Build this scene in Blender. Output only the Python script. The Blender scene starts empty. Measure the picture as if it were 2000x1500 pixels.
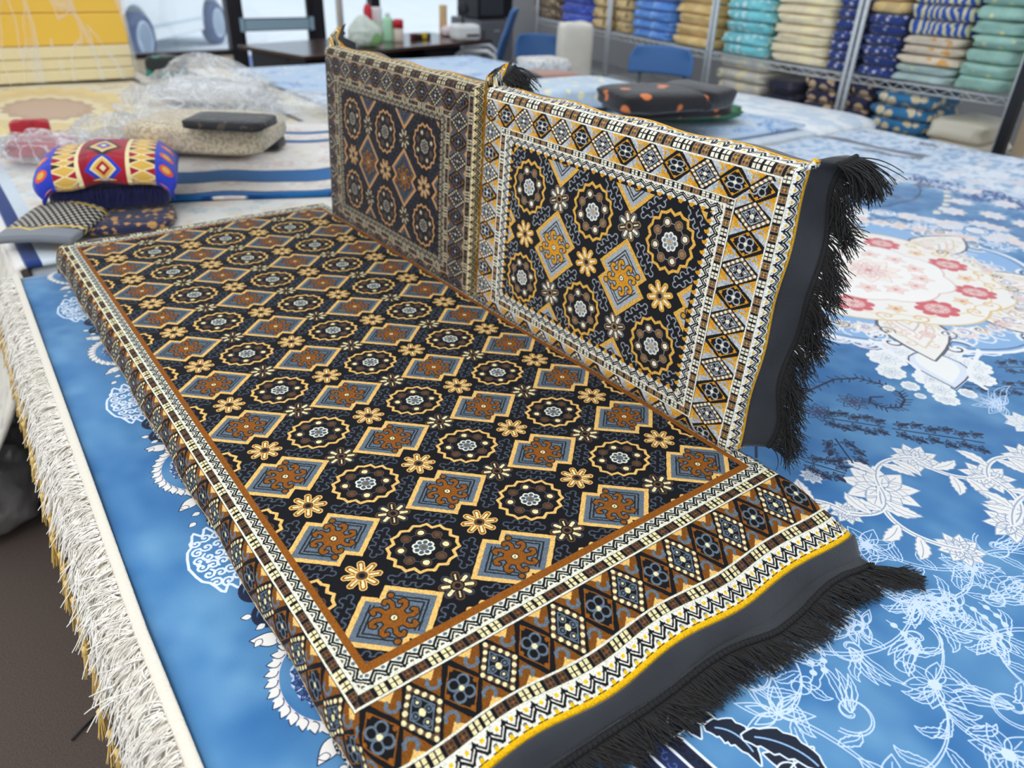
import bpy, bmesh, math, random
import numpy as np
from mathutils import Vector, Matrix
random.seed(7)
PI = math.pi

# ------------------------------------------------------------------ raster
class Canvas:
    """a woven pattern, drawn in its own units; x right, y up"""
    def __init__(s, x0, y0, x1, y1, ppu, bg):
        s.x0, s.y0, s.p = x0, y0, ppu
        s.w, s.h = int(round((x1-x0)*ppu)), int(round((y1-y0)*ppu))
        s.a = np.empty((s.h, s.w, 3), np.float32); s.a[:] = np.array(bg, np.float32)/255.
        s.aa = 1.0
    def _box(s, x0, y0, x1, y1):
        i0 = max(0, int((x0-s.x0)*s.p)-2); i1 = min(s.w, int((x1-s.x0)*s.p)+3)
        j0 = max(0, int((y0-s.y0)*s.p)-2); j1 = min(s.h, int((y1-s.y0)*s.p)+3)
        if i0 >= i1 or j0 >= j1: return None
        X = (np.arange(i0, i1, dtype=np.float32)+.5)/s.p+s.x0
        Y = (np.arange(j0, j1, dtype=np.float32)+.5)/s.p+s.y0
        return i0, i1, j0, j1, X[None, :], Y[:, None]
    def _mix(s, b, cov, col):
        i0, i1, j0, j1 = b[:4]
        c = np.clip(cov, 0, 1)[..., None]
        r = s.a[j0:j1, i0:i1]
        r += (np.array(col, np.float32)/255.-r)*c
    def seg(s, p, q, w, col):
        h = w/2
        b = s._box(min(p[0], q[0])-h, min(p[1], q[1])-h, max(p[0], q[0])+h, max(p[1], q[1])+h)
        if b is None: return
        X, Y = b[4], b[5]
        dx, dy = q[0]-p[0], q[1]-p[1]
        L = dx*dx+dy*dy+1e-12
        t = np.clip(((X-p[0])*dx+(Y-p[1])*dy)/L, 0, 1)
        d = np.sqrt((X-p[0]-t*dx)**2+(Y-p[1]-t*dy)**2)
        s._mix(b, (h-d)*s.p+.5, col)
    def line(s, pts, w, col, closed=False):
        n = len(pts)
        for i in range(n if closed else n-1): s.seg(pts[i], pts[(i+1) % n], w, col)
    def poly(s, pts, col, grow=0.):
        P = np.array(pts, np.float32)
        b = s._box(P[:, 0].min()-grow, P[:, 1].min()-grow, P[:, 0].max()+grow, P[:, 1].max()+grow)
        if b is None: return
        X, Y = b[4], b[5]
        ins = np.zeros((Y.shape[0], X.shape[1]), bool); d = np.full(ins.shape, 1e9, np.float32)
        n = len(P)
        for i in range(n):
            (ax, ay), (bx, by) = P[i], P[(i+1) % n]
            dx, dy = bx-ax, by-ay
            t = np.clip(((X-ax)*dx+(Y-ay)*dy)/(dx*dx+dy*dy+1e-12), 0, 1)
            d = np.minimum(d, (X-ax-t*dx)**2+(Y-ay-t*dy)**2)
            c = ((ay > Y) != (by > Y)) & (X < dx*(Y-ay)/(dy if dy else 1e-12)+ax)
            ins ^= c
        d = np.sqrt(d)
        s._mix(b, (np.where(ins, d, -d)+grow)*s.p+.5, col)
    def disc(s, c, r, col, ry=None):
        ry = ry or r
        b = s._box(c[0]-r, c[1]-ry, c[0]+r, c[1]+ry)
        if b is None: return
        d = np.sqrt(((b[4]-c[0])/r)**2+((b[5]-c[1])/ry)**2)
        s._mix(b, (1-d)*min(r, ry)*s.p+.5, col)
    def rect(s, x0, y0, x1, y1, col):
        b = s._box(x0, y0, x1, y1)
        if b is None: return
        cov = np.minimum(np.minimum(b[4]-x0, x1-b[4]), np.minimum(b[5]-y0, y1-b[5]))*s.p+.5
        s._mix(b, cov, col)

def rot(pts, a, c=(0, 0), sc=1.):
    ca, sa = math.cos(a)*sc, math.sin(a)*sc
    return [(c[0]+x*ca-y*sa, c[1]+x*sa+y*ca) for x, y in pts]

def smooth_noise(h, w, cells, seed):
    r = np.random.RandomState(seed).rand(cells+2, cells+2).astype(np.float32)
    y = np.linspace(0, cells, h, endpoint=False); x = np.linspace(0, cells, w, endpoint=False)
    yi, xi = y.astype(int), x.astype(int)
    fy, fx = (y-yi)[:, None], (x-xi)[None, :]
    fy = fy*fy*(3-2*fy); fx = fx*fx*(3-2*fx)
    A = r[yi][:, xi]; B = r[yi][:, xi+1]; Cc = r[yi+1][:, xi]; D = r[yi+1][:, xi+1]
    return (A*(1-fx)+B*fx)*(1-fy)+(Cc*(1-fx)+D*fx)*fy

def to_image(name, a):
    h, w = a.shape[:2]
    im = bpy.data.images.new(name, w, h, alpha=False)
    f = np.ones((h, w, 4), np.float32); f[..., :3] = np.clip(a, 0, 1)
    im.pixels.foreach_set(f.ravel()); im.update(); im.pack()
    return im

# ------------------------------------------------------------------ the carpet of the majlis set
PAL_A = dict(field=(9, 10, 17), slate=(94, 108, 122), gold=(232, 184, 104), cream=(236, 220, 166), rust=(138, 78, 14),
             brown=(92, 66, 48), white=(226, 226, 206), dark=(12, 12, 16), amber=(122, 70, 14), yellow=(246, 186, 8), edge=(232, 228, 214), leaf=(70, 80, 94), half=None)
PAL_LIT = dict(field=(19, 20, 26), slate=(166, 172, 180), gold=(224, 172, 76), cream=(242, 234, 210), rust=(214, 148, 34),
             brown=(146, 116, 84), white=(234, 232, 218), dark=(20, 20, 24), amber=(216, 152, 40), yellow=(240, 174, 24), edge=(236, 234, 224), leaf=(146, 152, 160), half=(190, 194, 198))  # same carpet, with the lit look of its nap put into the colours
PAL_SHADE = dict(field=(13, 14, 24), slate=(70, 76, 90), gold=(190, 140, 88), cream=(198, 182, 148), rust=(136, 84, 30),
             brown=(78, 62, 52), white=(166, 154, 128), dark=(12, 12, 18), amber=(84, 64, 48), yellow=(214, 152, 40), edge=(222, 208, 166), leaf=(44, 48, 62), half=(92, 90, 92))  # same carpet with shade put into the colours, edge kept lit for the top

def carpet_tile(P, BB=.919):
    """one repeat, 1 across (x) by BB along (y), diamond at the corners, octagon in the middle"""
    T = Canvas(-.5, -.5*BB, 1.5, 1.5*BB, 288, P['field'])
    def diamond(cx, cy):
        ha, hb, k = .385, .37, .54
        R = lambda p, q: (cx+(p-q)*ha/2, cy+(p+q)*hb/2)
        out = [R(1, -1), R(1, k), R(k, k), R(k, 1), R(-1, 1), R(-1, -k), R(-k, -k), R(-k, -1)]
        T.poly(out, P['gold'], .004); 
        ins = [R(.87, -.87), R(.87, k-.13), R(k-.13, k-.13), R(k-.13, .87), R(-.87, .87), R(-.87, -k+.13), R(-k+.13, -k+.13), R(-k+.13, -.87)]
        T.poly(ins, P['slate'])
        dk = tuple(c*.28 for c in P['slate'])
        for f in (.70, .60):
            T.line([R(f-.0, k-.35), R(f, -f), R(-k+.25, -f)], .012, dk)
            T.line([R(-f, -k+.35), R(-f, f), R(k-.25, f)], .012, dk)
        T.line([R(.65, k-.30), R(.70, k-.36)], .012, dk); T.line([R(-.65, -k+.30), R(-.70, -k+.36)], .012, dk)
        ol = tuple(c*.55 for c in P['rust'])
        for colr, g in ((dk, .010), (P['rust'], 0.)):
            T.poly([(cx+.088*math.cos(a)*1.0, cy+.088*math.sin(a)) for a in [PI/8+i*PI/4 for i in range(8)]], colr, g)
            for i in range(8):
                a = i*PI/4+PI/8
                pts = rot([(.07, 0), (.125, .0), (.150, .018), (.152, .042), (.132, .050)], a, (cx, cy))
                T.line(pts, .030+2*g, colr)
                if i % 4 == 1: T.disc(rot([(.200, .0)], a, (cx, cy))[0], .022+g, colr)
        T.disc((cx, cy), .030, dk); T.disc((cx, cy), .023, P['cream']); T.line([(cx-.006, cy-.006), (cx+.006, cy+.006)], .007, dk)
    def octagon(cx, cy):
        pts = []; n = 32
        for i in range(n):
            a = 2*PI*i/n+PI/8
            # octagonal radius
            m = ((a+PI/8) % (PI/4))-PI/8
            r = .262/math.cos(m)*(1.0 if i % 2 else .875)
            pts.append((cx+r*math.cos(a)*1.02, cy+r*math.sin(a)*.93))
        T.line(pts, .026, P['gold'], True)
        for i in range(8):
            a = i*PI/4
            x, y = cx+.168*math.cos(a+PI/8), cy+.158*math.sin(a+PI/8)
            x2, y2 = cx+.168*math.cos(a+PI/8+PI/4), cy+.158*math.sin(a+PI/8+PI/4)
            T.seg((x, y), (x2, y2), .008, P['leaf'])
        for i in range(8):
            a = i*PI/4+PI/8
            x, y = cx+.168*math.cos(a), cy+.158*math.sin(a)
            T.disc((x, y), .043, P['brown']); T.disc((x, y), .033, P['dark'] if i % 2 else tuple(c*.6 for c in P['brown']))
            T.disc((x, y), .026, P['cream'] if i % 2 else P['brown'])
        for i in range(8):
            a = i*PI/4
            T.disc((cx+.058*math.cos(a), cy+.058*math.sin(a)), .030, P['white'])
        for i in range(8):
            a = i*PI/4
            T.disc((cx+.055*math.cos(a), cy+.055*math.sin(a)), .017, tuple(c*.75 for c in P['slate']))
        T.disc((cx, cy), .036, P['slate']); T.disc((cx, cy), .014, P['rust'])
    def flower(cx, cy, gold):
        n = 8
        for i in range(n):
            a = i*PI/4+PI/8
            if gold:
                T.line(rot([(.06, 0), (.118, 0)], a, (cx, cy)), .058, P['gold'])
            else:
                T.line(rot([(.06, 0), (.105, 0)], a, (cx, cy)), .066, P['brown'] if i % 2 else tuple(c*.8 for c in P['leaf']))
        for i in range(n):
            a = i*PI/4+PI/8
            if gold:
                T.line(rot([(.05, 0), (.118, 0)], a, (cx, cy)), .036, P['rust'])
                T.line(rot([(.055, 0), (.112, 0)], a, (cx, cy)), .020, P['cream'])
            else:
                T.line(rot([(.05, 0), (.105, 0)], a, (cx, cy)), .044, tuple(c*.45 for c in P['brown']))
                if i % 4 != 1: T.line(rot([(.055, 0), (.104, 0)], a, (cx, cy)), .028, P['cream'])
                else: T.line(rot([(.055, 0), (.104, 0)], a, (cx, cy)), .012, P['cream'])
        T.disc((cx, cy), .050, P['gold'] if gold else P['dark']); T.disc((cx, cy), .042, P['brown']); T.disc((cx, cy), .022, P['dark'])
    def leaf(cx, cy, a):
        for colr, g in ((P['leaf'], .001), (P['field'], -.0115)):
            T.line(rot([(-.12, 0), (.12, 0)], a, (cx, cy)), .05+2*g, colr)
            for k in range(3):
                for sgn in (-1, 1):
                    x = -.082+k*.082+.010*sgn
                    T.line([rot([(x, 0)], a, (cx, cy))[0], rot([(x+.008*sgn, sgn*.036)], a, (cx, cy))[0]], .058+2*g, colr)
            for x in (-.138, .138):
                T.disc(rot([(x, .0)], a, (cx, cy))[0], .030+g, colr)
    an = math.atan2(.46, .5)
    for i in range(-1, 2):
        for j in range(-1, 2):
            for (dx, dy, s) in ((.26, .25, -1), (.74, .25, 1), (.26, .75, 1), (.74, .75, -1)):
                leaf(i+dx, (j+dy)*BB, s*an)
    for i in range(-1, 3):
        for j in range(-1, 3):
            octagon(i+.5, (j+.5)*BB); flower(i, (j+.5)*BB, True); flower(i+.5, j*BB, False)
    for i in range(-1, 3):
        for j in range(-1, 3):
            diamond(i, j*BB)
    w, h = 288, int(round(288*BB))
    o0, o1 = 144, int(round(144*BB))
    return T.a[o1:o1+h, o0:o0+w].copy()       # from (0,0) to (1,BB)

STRIP_L = 1.12
def carpet_strip(P, solid=True):
    """the border: x runs along the edge, y outward from the field"""
    S = Canvas(-.3, 0, STRIP_L+.3, 1.75, 288, P['dark'])
    x0, x1 = -.3, STRIP_L+.3
    S.rect(x0, -.1, x1, .062, P['rust'] if solid else P['white'])
    if not solid:
        for k in range(-3, 14):
            S.disc((k*.112, 0.), .05, P['field']); S.disc(((k+.5)*.112, .03), .03, P['amber']); S.disc((k*.112, .058), .014, P['dark'])
    def zig(y0, y1, bgc, up, acc):
        S.rect(x0, y0, x1, y1, bgc)
        p = .112; n = 14
        H = y1-y0
        for k in range(-3, n):
            xc = k*p
            a = (lambda t: y0+H*t) if up else (lambda t: y1-H*t)
            S.line([(xc-p/2, a(.62)), (xc, a(.10)), (xc+p/2, a(.62))], .016, P['dark'])
            S.line([(xc-p/2, a(.92)), (xc, a(.38)), (xc+p/2, a(.92))], .011, P['dark'])
            S.line([(xc+p/2, a(.62)), (xc+p/2, a(.98))], .011, P['dark'])
            S.line([(xc+p/2-.022, a(.80)), (xc+p/2+.022, a(.80))], .010, P['dark'])
            S.disc((xc, a(.80)), .013, acc); S.disc((xc+p/2, a(.20)), .014, P['slate'])
            S.disc((xc, a(.99)), .016, bgc)
    def squares(y0, y1):
        S.rect(x0, y0, x1, y1, P['dark'])
        pitch = STRIP_L/12; ym = (y0+y1)/2; r = (y1-y0)*.40
        for k in range(-4, 17):
            xc = (k+.5)*pitch
            if k % 4 in (0, 1):
                for sx in (-1, 1):
                    for sy in (-1, 1): S.rect(xc+(sx*.55-.42)*r, ym+(sy*.5-.42)*r, xc+(sx*.55+.42)*r, ym+(sy*.5+.42)*r, P['cream'])
            else:
                S.rect(xc-r*.95, ym-r, xc+r*.95, ym+r, P['brown'])
                for sx in (-1, 1):
                    for sy in (-1, 1): S.disc((xc+sx*r*.42, ym+sy*r*.42), r*.25, tuple(c*.55 for c in P['brown']))
                S.disc((xc, ym), r*.22, P['rust'])
        for y in (y0, y1): S.line([(x0, y), (x1, y)], .018, P['white'])
    zig(.062, .165, P['white'], True, P['brown'])
    # diamonds
    y0, y1 = .275, .665; ym = (y0+y1)/2; hd = STRIP_L/4/2
    S.rect(x0, y0, x1, y1, P['dark'])
    for k in range(-3, 8):
        for sgn in (-1, 1):
            xe = (k+.5)*2*hd*1.0
            yb = ym+sgn*(y1-y0)/2
            S.poly([(xe-hd*.78, yb), (xe+hd*.78, yb), (xe, yb-sgn*.17)], P['amber'])
            if P['half']: S.poly([(xe-hd*.78, yb), (xe-.004, yb), (xe-.004, yb-sgn*.165)], P['half'])
            S.poly([(xe-.055+hd*0, yb), (xe+.055, yb), (xe, yb-sgn*.05)], P['gold'])
            if sgn*(1 if k % 2 else -1) > 0 or True:
                S.line(rot([(-.045, -.028), (-.036, -.056), (-.004, -.068), (.03, -.05), (.038, -.016), (.018, .004)], 0 if sgn > 0 else PI, (xe, yb-sgn*.045)), .024, P['slate'])
    for k in range(-2, 7):
        xc = k*2*hd; hh = (y1-y0)/2*.98
        Q = lambda f: [(xc-hd*f, ym), (xc, ym-hh*f), (xc+hd*f, ym), (xc, ym+hh*f)]
        S.poly(Q(1.0), P['dark'])
        if k % 2 == 0:
            q = Q(.88)
            S.line(q, .030, P['brown'], True)
            for i in range(4):
                (ax, ay), (bx, by) = q[i], q[(i+1) % 4]
                for t in (0, .25, .5, .75):
                    S.disc((ax+(bx-ax)*t, ay+(by-ay)*t), .0165, P['cream'])
            S.line(Q(.60), .010, P['slate'], True)
            for dx, dy in ((.045, 0), (-.045, 0), (0, .062), (0, -.062)):
                S.disc((xc+dx, ym+dy), .027, P['slate']); S.disc((xc+dx, ym+dy), .018, P['dark'])
                S.disc((xc+dx, ym+dy), .011, P['cream'] if dx == 0 else P['slate'])
            S.disc((xc, ym), .020, P['cream'], .026)
        else:
            S.line(Q(.86), .010, P['rust'], True)
            for a in range(4):
                an = a*PI/2+PI/4
                S.disc((xc+.048*math.cos(an), ym+.058*math.sin(an)), .043, P['slate'])
            for a in range(4):
                an = a*PI/2+PI/4
                S.disc((xc+.046*math.cos(an), ym+.056*math.sin(an)), .028, P['dark'])
            S.line([(xc-.034, ym), (xc+.034, ym)], .012, P['slate']); S.line([(xc, ym-.06), (xc, ym+.06)], .012, P['slate'])
            S.disc((xc, ym), .018, P['cream'])
            for dx, dy in ((.10, 0), (-.10, 0), (0, .14), (0, -.14)): S.disc((xc+dx, ym+dy), .015, P['rust'])
    squares(.172, .262); squares(.672, .762)
    S.rect(x0, .771, x1, .90, P['edge'])
    zig(.775, .90, P['edge'], False, P['yellow'])
    for k in range(-3, 14):
        S.disc(((k)*.112, .905), .020, P['edge']); S.disc(((k+.5)*.112, .890), .015, P['yellow'])
    S.rect(x0, .908, x1, .955, P['yellow'])
    S.rect(x0, .955, x1, 1.75, (34, 35, 40))
    i0 = int(round(.3*288)); i1 = i0+int(round(STRIP_L*288))
    return S.a[:, i0:i1].copy()

def carpet(P, fx0, fx1, fy0, fy1, pa, pb, ext, swap=False, ox=0., oy=0., px=250, solid=True, kx=1., ky=1., knee=None, sx=1., sy=1., BB=.919):
    """whole cover. field fx0..fx1 x fy0..fy1, repeat pa x pb with a diamond at (ox,oy); ext = (x0,x1,y0,y1)."""
    tile = carpet_tile(P, BB); strip = carpet_strip(P, solid)
    th, tw = tile.shape[:2]; shh, sw = strip.shape[:2]
    X0, X1, Y0, Y1 = ext
    w, h = int((X1-X0)*px), int((Y1-Y0)*px)
    X = ((np.arange(w)+.5)/px+X0)[None, :]; Y = ((np.arange(h)+.5)/px+Y0)[:, None]
    u = (X-ox)/pa % 1.; v = (Y-oy)/pb % 1.
    if swap:
        I = np.broadcast_to((v*tw).astype(int) % tw, (h, w)); J = np.broadcast_to((u*th).astype(int) % th, (h, w))
    else:
        I = np.broadcast_to((u*tw).astype(int) % tw, (h, w)); J = np.broadcast_to((v*th).astype(int) % th, (h, w))
    out = tile[J, I]
    kx = kx if isinstance(kx, tuple) else (kx, kx); ky = ky if isinstance(ky, tuple) else (ky, ky)
    dx = np.maximum((fx0-X)*kx[0], (X-fx1)*kx[1]); dy = np.maximum((fy0-Y)*ky[0], (Y-fy1)*ky[1])
    if knee:
        b0 = np.broadcast_to(Y-fy1, dy.shape); tk = .672
        dy = np.where(b0*ky[1] > tk, tk+(b0-tk/ky[1])*knee, dy)
    t = np.maximum(dx, dy); side = dx > dy
    s = np.where(side, (Y-(fy0+fy1)/2)*sy, (X-(fx0+fx1)/2)*sx)
    si = ((s % STRIP_L)*288).astype(int) % sw; ti = np.clip((t*288).astype(int), 0, shh-1)
    m = t > 0
    out = np.where(m[..., None], strip[ti, si], out)
    rs = np.random.RandomState(3)
    nz = rs.rand(h//2+1, w//2+1).astype(np.float32).repeat(2, 0).repeat(2, 1)[:h, :w]
    return out*(.86+.28*nz[..., None])
# ------------------------------------------------------------------ the big blue carpet on the table
class Pen:
    def __init__(s, cv, cx, cy):
        s.cv, s.c = cv, (cx, cy)
    def maps(s, sym):
        if sym == 0: return [(1, 1)]
        if sym == 1: return [(1, 1), (-1, 1)]
        return [(1, 1), (-1, 1), (1, -1), (-1, -1)]
    def _m(s, p, m): return (s.c[0]+(p[0]-s.c[0])*m[0], s.c[1]+(p[1]-s.c[1])*m[1])
    def line(s, pts, w, col, closed=False, sym=2, stitch=0.):
        for m in s.maps(sym):
            q = [s._m(p, m) for p in pts]
            s.cv.line(q, w, col, closed)
    def poly(s, pts, col, grow=0., sym=2):
        for m in s.maps(sym): s.cv.poly([s._m(p, m) for p in pts], col, grow)
    def disc(s, c, r, col, sym=2):
        for m in s.maps(sym): s.cv.disc(s._m(c, m), r, col)

def bez(p0, p1, p2, p3, n=18):
    o = []
    for i in range(n+1):
        t = i/n; u = 1-t
        o.append(tuple(u**3*a+3*u*u*t*b+3*u*t*t*c+t**3*d for a, b, c, d in zip(p0, p1, p2, p3)))
    return o
def spiral(c, r, a0, turns, sgn=1, n=30, end=.12):
    o = []
    for i in range(n+1):
        t = i/n; a = a0+sgn*turns*2*PI*t; rr = r*(1-t*(1-end))
        o.append((c[0]+rr*math.cos(a), c[1]+rr*math.sin(a)))
    return o
def petal(c, a, L, w, n=8, tip=.0):
    up = []; dn = []
    for i in range(n+1):
        t = i/n
        y = w*math.sin(PI*min(1, t**.8))*(1-.15*t)
        up.append((t*L, y)); dn.append((t*L, -y))
    return rot(up+dn[::-1][1:-1], a, c)
def acanthus(spine, w, k=5):
    """a leaf with a toothed edge grown along a spine"""
    n = len(spine); L = []; R = []
    for i in range(n):
        p = spine[i]; q = spine[min(i+1, n-1)]; o = spine[max(i-1, 0)]
        dx, dy = q[0]-o[0], q[1]-o[1]; d = math.hypot(dx, dy)+1e-9
        t = i/(n-1); ww = w*math.sin(PI*min(1, .08+t*.92))*(1+.35*(((t*k) % 1)-.5))
        L.append((p[0]-dy/d*ww, p[1]+dx/d*ww)); R.append((p[0]+dy/d*ww, p[1]-dx/d*ww))
    return L+R[::-1]

BLU = (72, 127, 177); PALE = (206, 222, 244); NAVY = (24, 34, 62); WHT = (236, 232, 228); BLUSH = (238, 214, 206)

def blue_rug(x0, y0, x1, y1, ppm, seed):
    C = Canvas(x0, y0, x1, y1, ppm, BLU)
    n1 = smooth_noise(C.h, C.w, max(4, int((x1-x0)*16)), seed); n2 = smooth_noise(C.h, C.w, max(4, int((x1-x0)*42)), seed+1)
    f = (n1*.65+n2*.35-.5)*1.25
    C.a += f[..., None]*np.array([.20, .17, .11], np.float32)
    D = Pen(C, 1.60, .38)
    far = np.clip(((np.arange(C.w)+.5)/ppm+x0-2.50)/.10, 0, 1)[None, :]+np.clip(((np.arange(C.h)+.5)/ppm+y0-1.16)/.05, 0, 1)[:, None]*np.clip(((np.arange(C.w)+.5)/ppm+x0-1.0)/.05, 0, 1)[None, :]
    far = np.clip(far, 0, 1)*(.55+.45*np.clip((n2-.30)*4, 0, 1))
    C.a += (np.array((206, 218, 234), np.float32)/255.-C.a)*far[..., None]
    rnd = random.Random(11)
    lw = .0015
    # ---- outlined flowers, vines and leaves (front field)
    def palm(c, a, r, lay=3, colr=PALE, fill=None, sym=2, n=7):
        for k in range(lay):
            rr = r*(1-.26*k)
            for i in range(n):
                aa = a+(i-(n-1)/2)*(PI*1.15/(n-1))
                pt = petal(c, aa, rr*(1-.25*abs(i-(n-1)/2)/(n/2)), rr*.16)
                if fill and k == 0: D.poly(pt, fill, sym=sym)
                D.line(pt, lw, colr, True, sym)
        D.line(spiral(c, r*.2, a, 1.2), lw, colr, sym=sym)
    def rosette(c, r, colr=PALE, fill=None, n=6, a0=0., sym=2, core=None):
        for i in range(n):
            a = a0+2*PI*i/n
            pt = petal(c, a, r, r*.30)
            if fill: D.poly(pt, fill, sym=sym)
        for i in range(n):
            a = a0+2*PI*i/n
            D.line(petal(c, a, r, r*.30), lw, colr, True, sym)
            D.line([rot([(r*.3, 0)], a, c)[0], rot([(r*.75, 0)], a, c)[0]], lw*.8, colr, sym=sym)
        D.disc(c, r*.2, core or colr, sym)
    def leafs(sp, w, colr=PALE, fill=None, sym=2):
        o = acanthus(sp, w)
        if fill: D.poly(o, fill, sym=sym)
        D.line(o, lw, colr, True, sym); D.line(sp[2:-2], lw*.8, colr, sym=sym)
    def vine(p, q, bend, colr=PALE, sym=2, leaves=4, dbl=True):
        dx, dy = q[0]-p[0], q[1]-p[1]
        m1 = (p[0]+dx*.3-dy*bend, p[1]+dy*.3+dx*bend); m2 = (p[0]+dx*.7-dy*bend, p[1]+dy*.7+dx*bend)
        b = bez(p, m1, m2, q, 16)
        D.line(b, lw, colr, sym=sym)
        if dbl: D.line([(x+.0035, y+.0035) for x, y in b], lw, colr, sym=sym)
        for k in range(leaves):
            i = int((k+.7)/(leaves+.4)*15); s = 1 if k % 2 else -1
            a = math.atan2(b[i+1][1]-b[i][1], b[i+1][0]-b[i][0])+s*.9
            L = .024+.010*rnd.random()
            e = rot([(L*.5, s*.006), (L, -s*.002), (L*1.25, s*.012)], a, b[i])
            leafs(bez(b[i], e[0], e[1], e[2], 12), .006, colr, sym=sym)
    # left corner vine work: x .2..1.0, y -.55..-.02
    V = [(.574, -.288), (.376, -.226), (.47, -.365), (.60, -.372), (.70, -.30), (.445, -.452), (.295, -.285), (.56, -.475), (.32, -.40), (.80, -.36), (.68, -.46), (.90, -.44), (.27, -.52), (.40, -.56), (1.02, -.36), (1.12, -.46), (.62, -.195), (.50, -.17)]
    for i, c in enumerate(V):
        if i % 3 == 0: palm(c, -2.3+1.7*(i % 4), .050 if i < 9 else .055, 2, n=6)
        elif i % 3 == 1: rosette(c, .040, n=7, a0=.3*i); rosette(c, .018, n=6)
        else: rosette(c, .036, n=6, a0=.2*i)
    for i, (a, b, bd) in enumerate([(0, 2, .2), (2, 5, -.3), (1, 6, .35), (0, 4, -.25), (0, 1, .3), (2, 8, .25), (3, 7, -.3), (4, 9, .3), (3, 10, .22), (9, 11, -.3), (6, 12, .2), (5, 13, .3), (9, 14, .3), (14, 15, -.3), (4, 16, .25), (1, 17, -.3), (0, 3, -.3), (10, 7, .3), (8, 12, -.3)]):
        vine(V[a], V[b], bd, leaves=4+i % 3)
    for i, c in enumerate([(.52, -.32), (.44, -.28), (.66, -.34), (.36, -.33), (.51, -.43), (.72, -.39), (.33, -.47), (.77, -.30), (.84, -.47), (.96, -.40), (.41, -.19), (.56, -.235), (.31, -.235), (.24, -.47)]):
        s = 1 if i % 2 else -1
        D.line(spiral(c, .026, i*1.1, 1.3, s), lw, PALE); D.line(spiral(c, .0305, i*1.1, 1.1, s), lw, PALE)
        a = i*1.1+s*PI/2
        for k in range(3):
            q = rot([(-.012, .004*k), (-.03, .012+.012*k), (-.052, .008+.016*k)], i*1.3+.5*k, c)
            leafs(bez(c, q[0], q[1], q[2], 12), .006)
    for k in range(40):
        x = .21+.85*((k*.618) % 1); y = -.56+.36*((k*.382+.13) % 1)
        if x < .30 and y > -.44: continue
        if y > -.22-.10*max(0, (x-.6)/.4): continue
        a = k*2.1
        b = bez((x, y), rot([(.02, .010)], a, (x, y))[0], rot([(.045, .012)], a, (x, y))[0], rot([(.062, -.012)], a, (x, y))[0], 14)
        if k % 3 == 0: leafs(b, .010)
        elif k % 3 == 1: palm((x, y), a, .036, 2, n=5)
        else:
            D.line(b, lw, PALE); D.line(spiral(rot([(.062, -.026)], a, (x, y))[0], .014, a+PI/2, 1.2, -1), lw, PALE)
            for q in range(4): D.disc(b[2+3*q], .0042, PALE); 
    # ---- filled white flowers  (further in)
    G = (150, 166, 190)
    W = [((.753, -.138), .060), ((.879, -.127), .040), ((.92, -.221), .042), ((.835, -.294), .040), ((.724, -.274), .034), ((1.03, -.24), .045), ((.98, -.30), .03), ((1.16, -.28), .045), ((.693, -.060), .02), ((1.28, -.20), .045), ((1.42, -.32), .05), ((.66, -.14), .026), ((.60, -.08), .022), ((.58, .02), .026)]
    for i, (c, r) in enumerate(W):
        rosette(c, r, G, WHT, n=9, a0=i); rosette(c, r*.6, G, WHT, n=7, a0=i+.4, core=(120, 150, 190))
    for i, (a, b, bd) in enumerate([(0, 1, .3), (1, 2, -.3), (2, 3, .3), (0, 4, -.4), (2, 5, .3), (5, 7, -.3), (7, 9, .3), (0, 11, .4), (11, 12, -.3), (12, 13, .3), (3, 6, .2), (9, 10, .3)]):
        p, q = W[a][0], W[b][0]; dx, dy = q[0]-p[0], q[1]-p[1]
        sp = bez(p, (p[0]+dx*.3-dy*bd, p[1]+dy*.3+dx*bd), (p[0]+dx*.7-dy*bd, p[1]+dy*.7+dx*bd), q, 20)
        D.line(sp, .009, WHT); D.line(sp, .002, G)
        for k in (5, 10, 14):
            s = 1 if k % 2 else -1
            an = math.atan2(sp[k+1][1]-sp[k][1], sp[k+1][0]-sp[k][0])+s*.8
            e = rot([(.02, s*.004), (.035, s*.012), (.045, s*.026)], an, sp[k])
            leafs(bez(sp[k], e[0], e[1], e[2], 14), .010, G, WHT)
    # ---- dark vine and dark sprigs
    dv = [(.766, .077), (.84, .098), (.927, .100), (1.0, .098), (1.045, .075), (1.061, .039), (1.06, .0), (1.043, -.02), (1.01, -.03), (.985, -.015), (.98, .012), (1.0, .022), (1.02, .010)]
    D.line([(.66, .02), (.70, .05)]+dv, .0045, NAVY)
    for i in range(len(dv)-2):
        for t in (0., .33, .66):
            x, y = dv[i][0]+(dv[i+1][0]-dv[i][0])*t, dv[i][1]+(dv[i+1][1]-dv[i][1])*t
            a = math.atan2(dv[i+1][1]-dv[i][1], dv[i+1][0]-dv[i][0])
            for s in (-1, 1): D.line([(x, y), rot([(-.008, s*.012)], a, (x, y))[0]], .0026, NAVY)
    def sprig(c, a, L, n=5):
        D.line([c, rot([(L, 0)], a, c)[0]], .003, NAVY)
        for k in range(n):
            for s in (-1, 1):
                p = rot([(L*(k+.6)/n, s*.016*(1+.4*(k % 2)))], a, c)[0]
                rosette(p, .013, NAVY, None, n=5, a0=k+s)
                D.poly(petal(p, a+s*.5, .018, .004), NAVY)
    sprig((.86, .03), -.9, .10); sprig((.93, -.06), -.95, .14, 6); sprig((.82, -.02), -2.2, .07, 3); sprig((1.17, -.02), -.8, .20, 7); sprig((.72, -.03), -1.2, .06, 3); sprig((1.33, -.06), -.6, .16, 6); sprig((.62, .05), -1.5, .06, 3)
    for c in ((.87, .045), (.955, .03)): rosette(c, .030, NAVY, None, n=8); rosette(c, .018, (60, 70, 110), None, n=6)
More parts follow.
